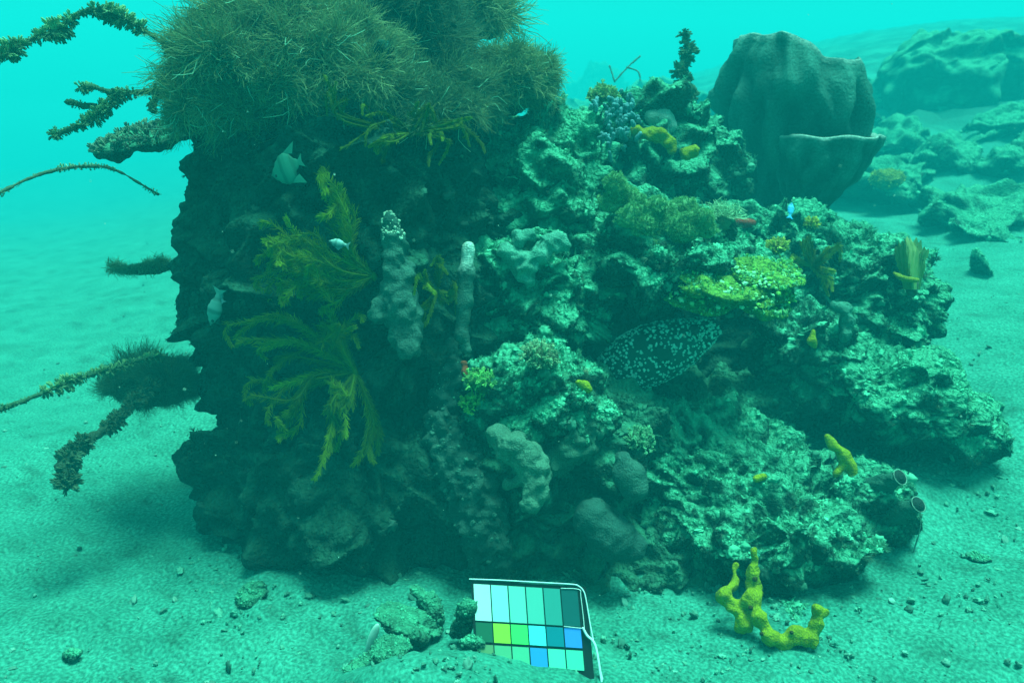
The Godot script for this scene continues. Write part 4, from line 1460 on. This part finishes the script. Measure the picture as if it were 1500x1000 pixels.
func fishes() -> void:
	var sm := SphereMesh.new()
	sm.radius = 1.0
	sm.height = 2.0
	sm.radial_segments = 12
	sm.rings = 8
	M.eye_mesh = sm
	mat("eye", Color(0.02, 0.03, 0.03), 0.2, null, null, 1.0, 0.0, false)
	var tail := ["tail", [Vector2(-0.42, 0.05), Vector2(-0.62, 0.2), Vector2(-0.56, 0.0), Vector2(-0.62, -0.2), Vector2(-0.42, -0.05)]]
	var disc := [[0.02, 0.02], [0.2, 0.17], [0.36, 0.32], [0.45, 0.42], [0.45, 0.44], [0.36, 0.36], [0.16, 0.16], [0.05, 0.05]]
	var slim := [[0.02, 0.02], [0.12, 0.1], [0.2, 0.18], [0.22, 0.2], [0.17, 0.16], [0.09, 0.08], [0.045, 0.045]]
	fish("pale round bodied fish hovering before the shaded tower", at(418, 247, 1.62), -160, 20, 0.072, disc, 0.2, Color(0.05, 0.19, 0.145), Color(0.045, 0.18, 0.13), [tail, ["dorsal_fin", [Vector2(0.0, 0.42), Vector2(-0.5, 0.62), Vector2(-0.36, 0.3), Vector2(-0.2, 0.35)]], ["anal_fin", [Vector2(0.0, -0.4), Vector2(-0.52, -0.6), Vector2(-0.36, -0.3), Vector2(-0.2, -0.36)]]])
	fish("small grey fish beside the upper feather star", at(495, 356, 1.58), 165, 15, 0.042, slim, 0.5, Color(0.12, 0.19, 0.19), Color(0.32, 0.45, 0.42), [tail, ["dorsal_fin", [Vector2(0.15, 0.19), Vector2(-0.1, 0.32), Vector2(-0.3, 0.12), Vector2(0, 0.18)]]])
	fish("slim pale fish pointing down at the tower's left side", at(314, 452, 1.66), -110, 15, 0.075, slim, 0.4, Color(0.12, 0.24, 0.22), Color(0.14, 0.26, 0.24), [tail])
	fish("tiny whitish fish above the slim pale fish", at(322, 432, 1.68), 120, 20, 0.035, slim, 0.45, Color(0.15, 0.32, 0.34), Color(0.2, 0.36, 0.36), [tail])
	fish("small bright blue fish above the mound", at(1159, 307, 2.3), 75, 20, 0.048, slim, 0.4, Color(0.05, 0.38, 0.75), Color(0.08, 0.42, 0.72), [tail])
	fish("tiny blue fish at the right edge of the table coral", at(1152, 398, 2.0), 160, 20, 0.03, slim, 0.4, Color(0.05, 0.3, 0.62), Color(0.06, 0.32, 0.6), [tail])
	# spotted puffer in the hollow
	var p := at(950, 520, 1.96)
	var puff := [[0.05, 0.06], [0.11, 0.12], [0.155, 0.17], [0.19, 0.20], [0.205, 0.21], [0.195, 0.195], [0.15, 0.15], [0.09, 0.09], [0.06, 0.06]]
	var t := fish("big dark fish with white spots lurking in the hollow", p, 24, -8, 0.36, puff, 0.75, Color(0.014, 0.05, 0.04), Color(0.02, 0.07, 0.055), [["tail", [Vector2(-0.46, 0.07), Vector2(-0.64, 0.12), Vector2(-0.66, 0.0), Vector2(-0.63, -0.12), Vector2(-0.46, -0.07)]], ["dorsal_fin", [Vector2(-0.12, 0.18), Vector2(-0.22, 0.28), Vector2(-0.32, 0.22), Vector2(-0.30, 0.10)]], ["pectoral_fin", [Vector2(0.14, 0.0), Vector2(0.07, 0.03), Vector2(0.04, -0.01), Vector2(0.06, -0.06), Vector2(0.13, -0.04)], 0.062]])
	grow("white_spots", t, nub_meshes[0], M.growth, 1100, Vector2(0.0038, 0.007), [Color(0.3, 0.55, 0.45), Color(0.4, 0.65, 0.55)], {"low": -1.0, "stretch": 0.6, "sink": 0.15, "own": 1.0})


# ---------------------------------------------------------------- small things on the sand
func small_things() -> void:
	var t: Node3D
	for e in [[600, 905, 1.52, Vector3(0.075, 0.02, 0.05), Vector3(15, 10, -24), "dead plate of coral leaning in the sand left of the chart"], [625, 885, 1.56, Vector3(0.05, 0.022, 0.03), Vector3(-20, 0, -50), "darker dead coral plate behind the leaning one"], [682, 900, 1.50, Vector3(0.022, 0.045, 0.02), Vector3(0, 20, -22), "upright pointed coral shard touching the chart's left edge"], [692, 925, 1.46, Vector3(0.022, 0.016, 0.02), Vector3(0, 0, 0), "knobbly rubble lump at the chart's lower left"],
		[545, 968, 1.42, Vector3(0.05, 0.012, 0.03), Vector3(0, 0, 18), "flat pale rubble piece at the bottom edge"], [362, 828, 1.65, Vector3(0.03, 0.022, 0.03), Vector3(0, 0, 0), "dim mossy rubble lump at the tower's foot"], [1440, 762, 1.75, Vector3(0.025, 0.006, 0.016), Vector3(0, 0, 0), "small flat dark stone alone on the right sand"],
		[575, 990, 1.40, Vector3(0.045, 0.012, 0.03), Vector3(0, 0, 4), "rubble stone at the bottom edge left of the sand heap"], [120, 972, 1.5, Vector3(0.016, 0.009, 0.014), Vector3(0, 0, 0), "little pale coral piece alone on the lower left sand"]]:
		var c := at(e[0], e[1], e[2])
		var g := height(c.x, c.z)
		if e[0] != 600 and e[0] != 625 and e[0] != 682:
			c.y = g + e[3].y * 0.35
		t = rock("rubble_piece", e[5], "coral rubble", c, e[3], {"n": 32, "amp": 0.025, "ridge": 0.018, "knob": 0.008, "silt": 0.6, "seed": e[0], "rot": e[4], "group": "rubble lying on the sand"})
		grow("coral_knobs", t, nub_meshes[0], M.growth, 120, Vector2(0.002, 0.006), CRUST)
	var b := MB.new()
	var p := at(545, 935, 1.46)
	t = thing("pale_shell", "narrow pale shell standing in the sand left of the dead coral plate", "shell", p)
	var k := lump(p, Vector3(0.008, 0.032, 0.005), {"n": 16, "amp": 0.003, "ridge": 0.002, "knob": 0.001, "silt": 0.0, "rot": Vector3(0, 20, -22), "dark": Color(0.4, 0.5, 0.44), "mid": Color(0.5, 0.6, 0.52)})
	body("shell_body", k, M.fish, t)
	p = ground(1338, 812)
	t = thing("sea_pen", "tiny thin white sea pen on the right sand", "sea pen", p)
	tube(b, [p - Vector3(0, 0.01, 0), p + Vector3(0.002, 0.02, 0), p + Vector3(0.003, 0.05, 0.005), p + Vector3(0.001, 0.085, 0.008)], [0.0025, 0.002, 0.0013, 0.0006], 6, Color(0.4, 0.5, 0.42), 0.3, 4)
	part("stalk", b, M.soft, t)
	# bits adrift in the water
	var where := []
	var tint := PackedColorArray()
	org = Vector3.ZERO
	for speck in 130:
		var q := at(rnd(-200, 1700), rnd(-60, 950), rnd(0.7, 1.55))
		var s := rnd(0.0006, 0.0016)
		where.append(Transform3D(Basis.from_euler(Vector3(rnd(0, TAU), rnd(0, TAU), 0)) * Basis.from_scale(Vector3(s, s * rnd(0.4, 1.0), s * rnd(0.5, 1.6))), q))
		tint.append(Color(0.4, 0.6, 0.5))
	scatter("drifting_specks", nub_meshes[0], M.growth, where, tint, self)
	get_node("drifting_specks").set_meta("label", "tiny pale specks drifting in the water before the reef")
	# broken bits gathered along the reef's foot
	where = []
	tint = PackedColorArray()
	for bit in 3600:
		var px := rnd(260, 1480)
		var py := rnd(620, 990)
		var g := ground(px, py)
		var gd := pixel(g).z
		if depth_of[cell_at(px, py)] < gd - 0.05:
			continue
		var near := depth_of[cell_at(px, py - 45.0)] - gd
		if near > 0.35 or near < -0.6 or rng.randf() < 0.55:
			continue
		var s := rnd(0.002, 0.006) + 0.010 * pow(rng.randf(), 5.0)
		where.append(Transform3D(Basis.from_euler(Vector3(rnd(0, TAU), rnd(0, TAU), 0)) * Basis.from_scale(Vector3(s, s * rnd(0.4, 0.9), s * rnd(0.6, 1.8))), g + Vector3(0, s * 0.2, 0)))
		tint.append(Color(0.03, 0.09, 0.07).lerp(Color(0.12, 0.36, 0.26), rng.randf()))
	scatter("foot_rubble", nub_meshes[2], M.growth, where, tint, self)
	get_node("foot_rubble").set_meta("label", "broken bits gathered in the sand along the reef's foot")
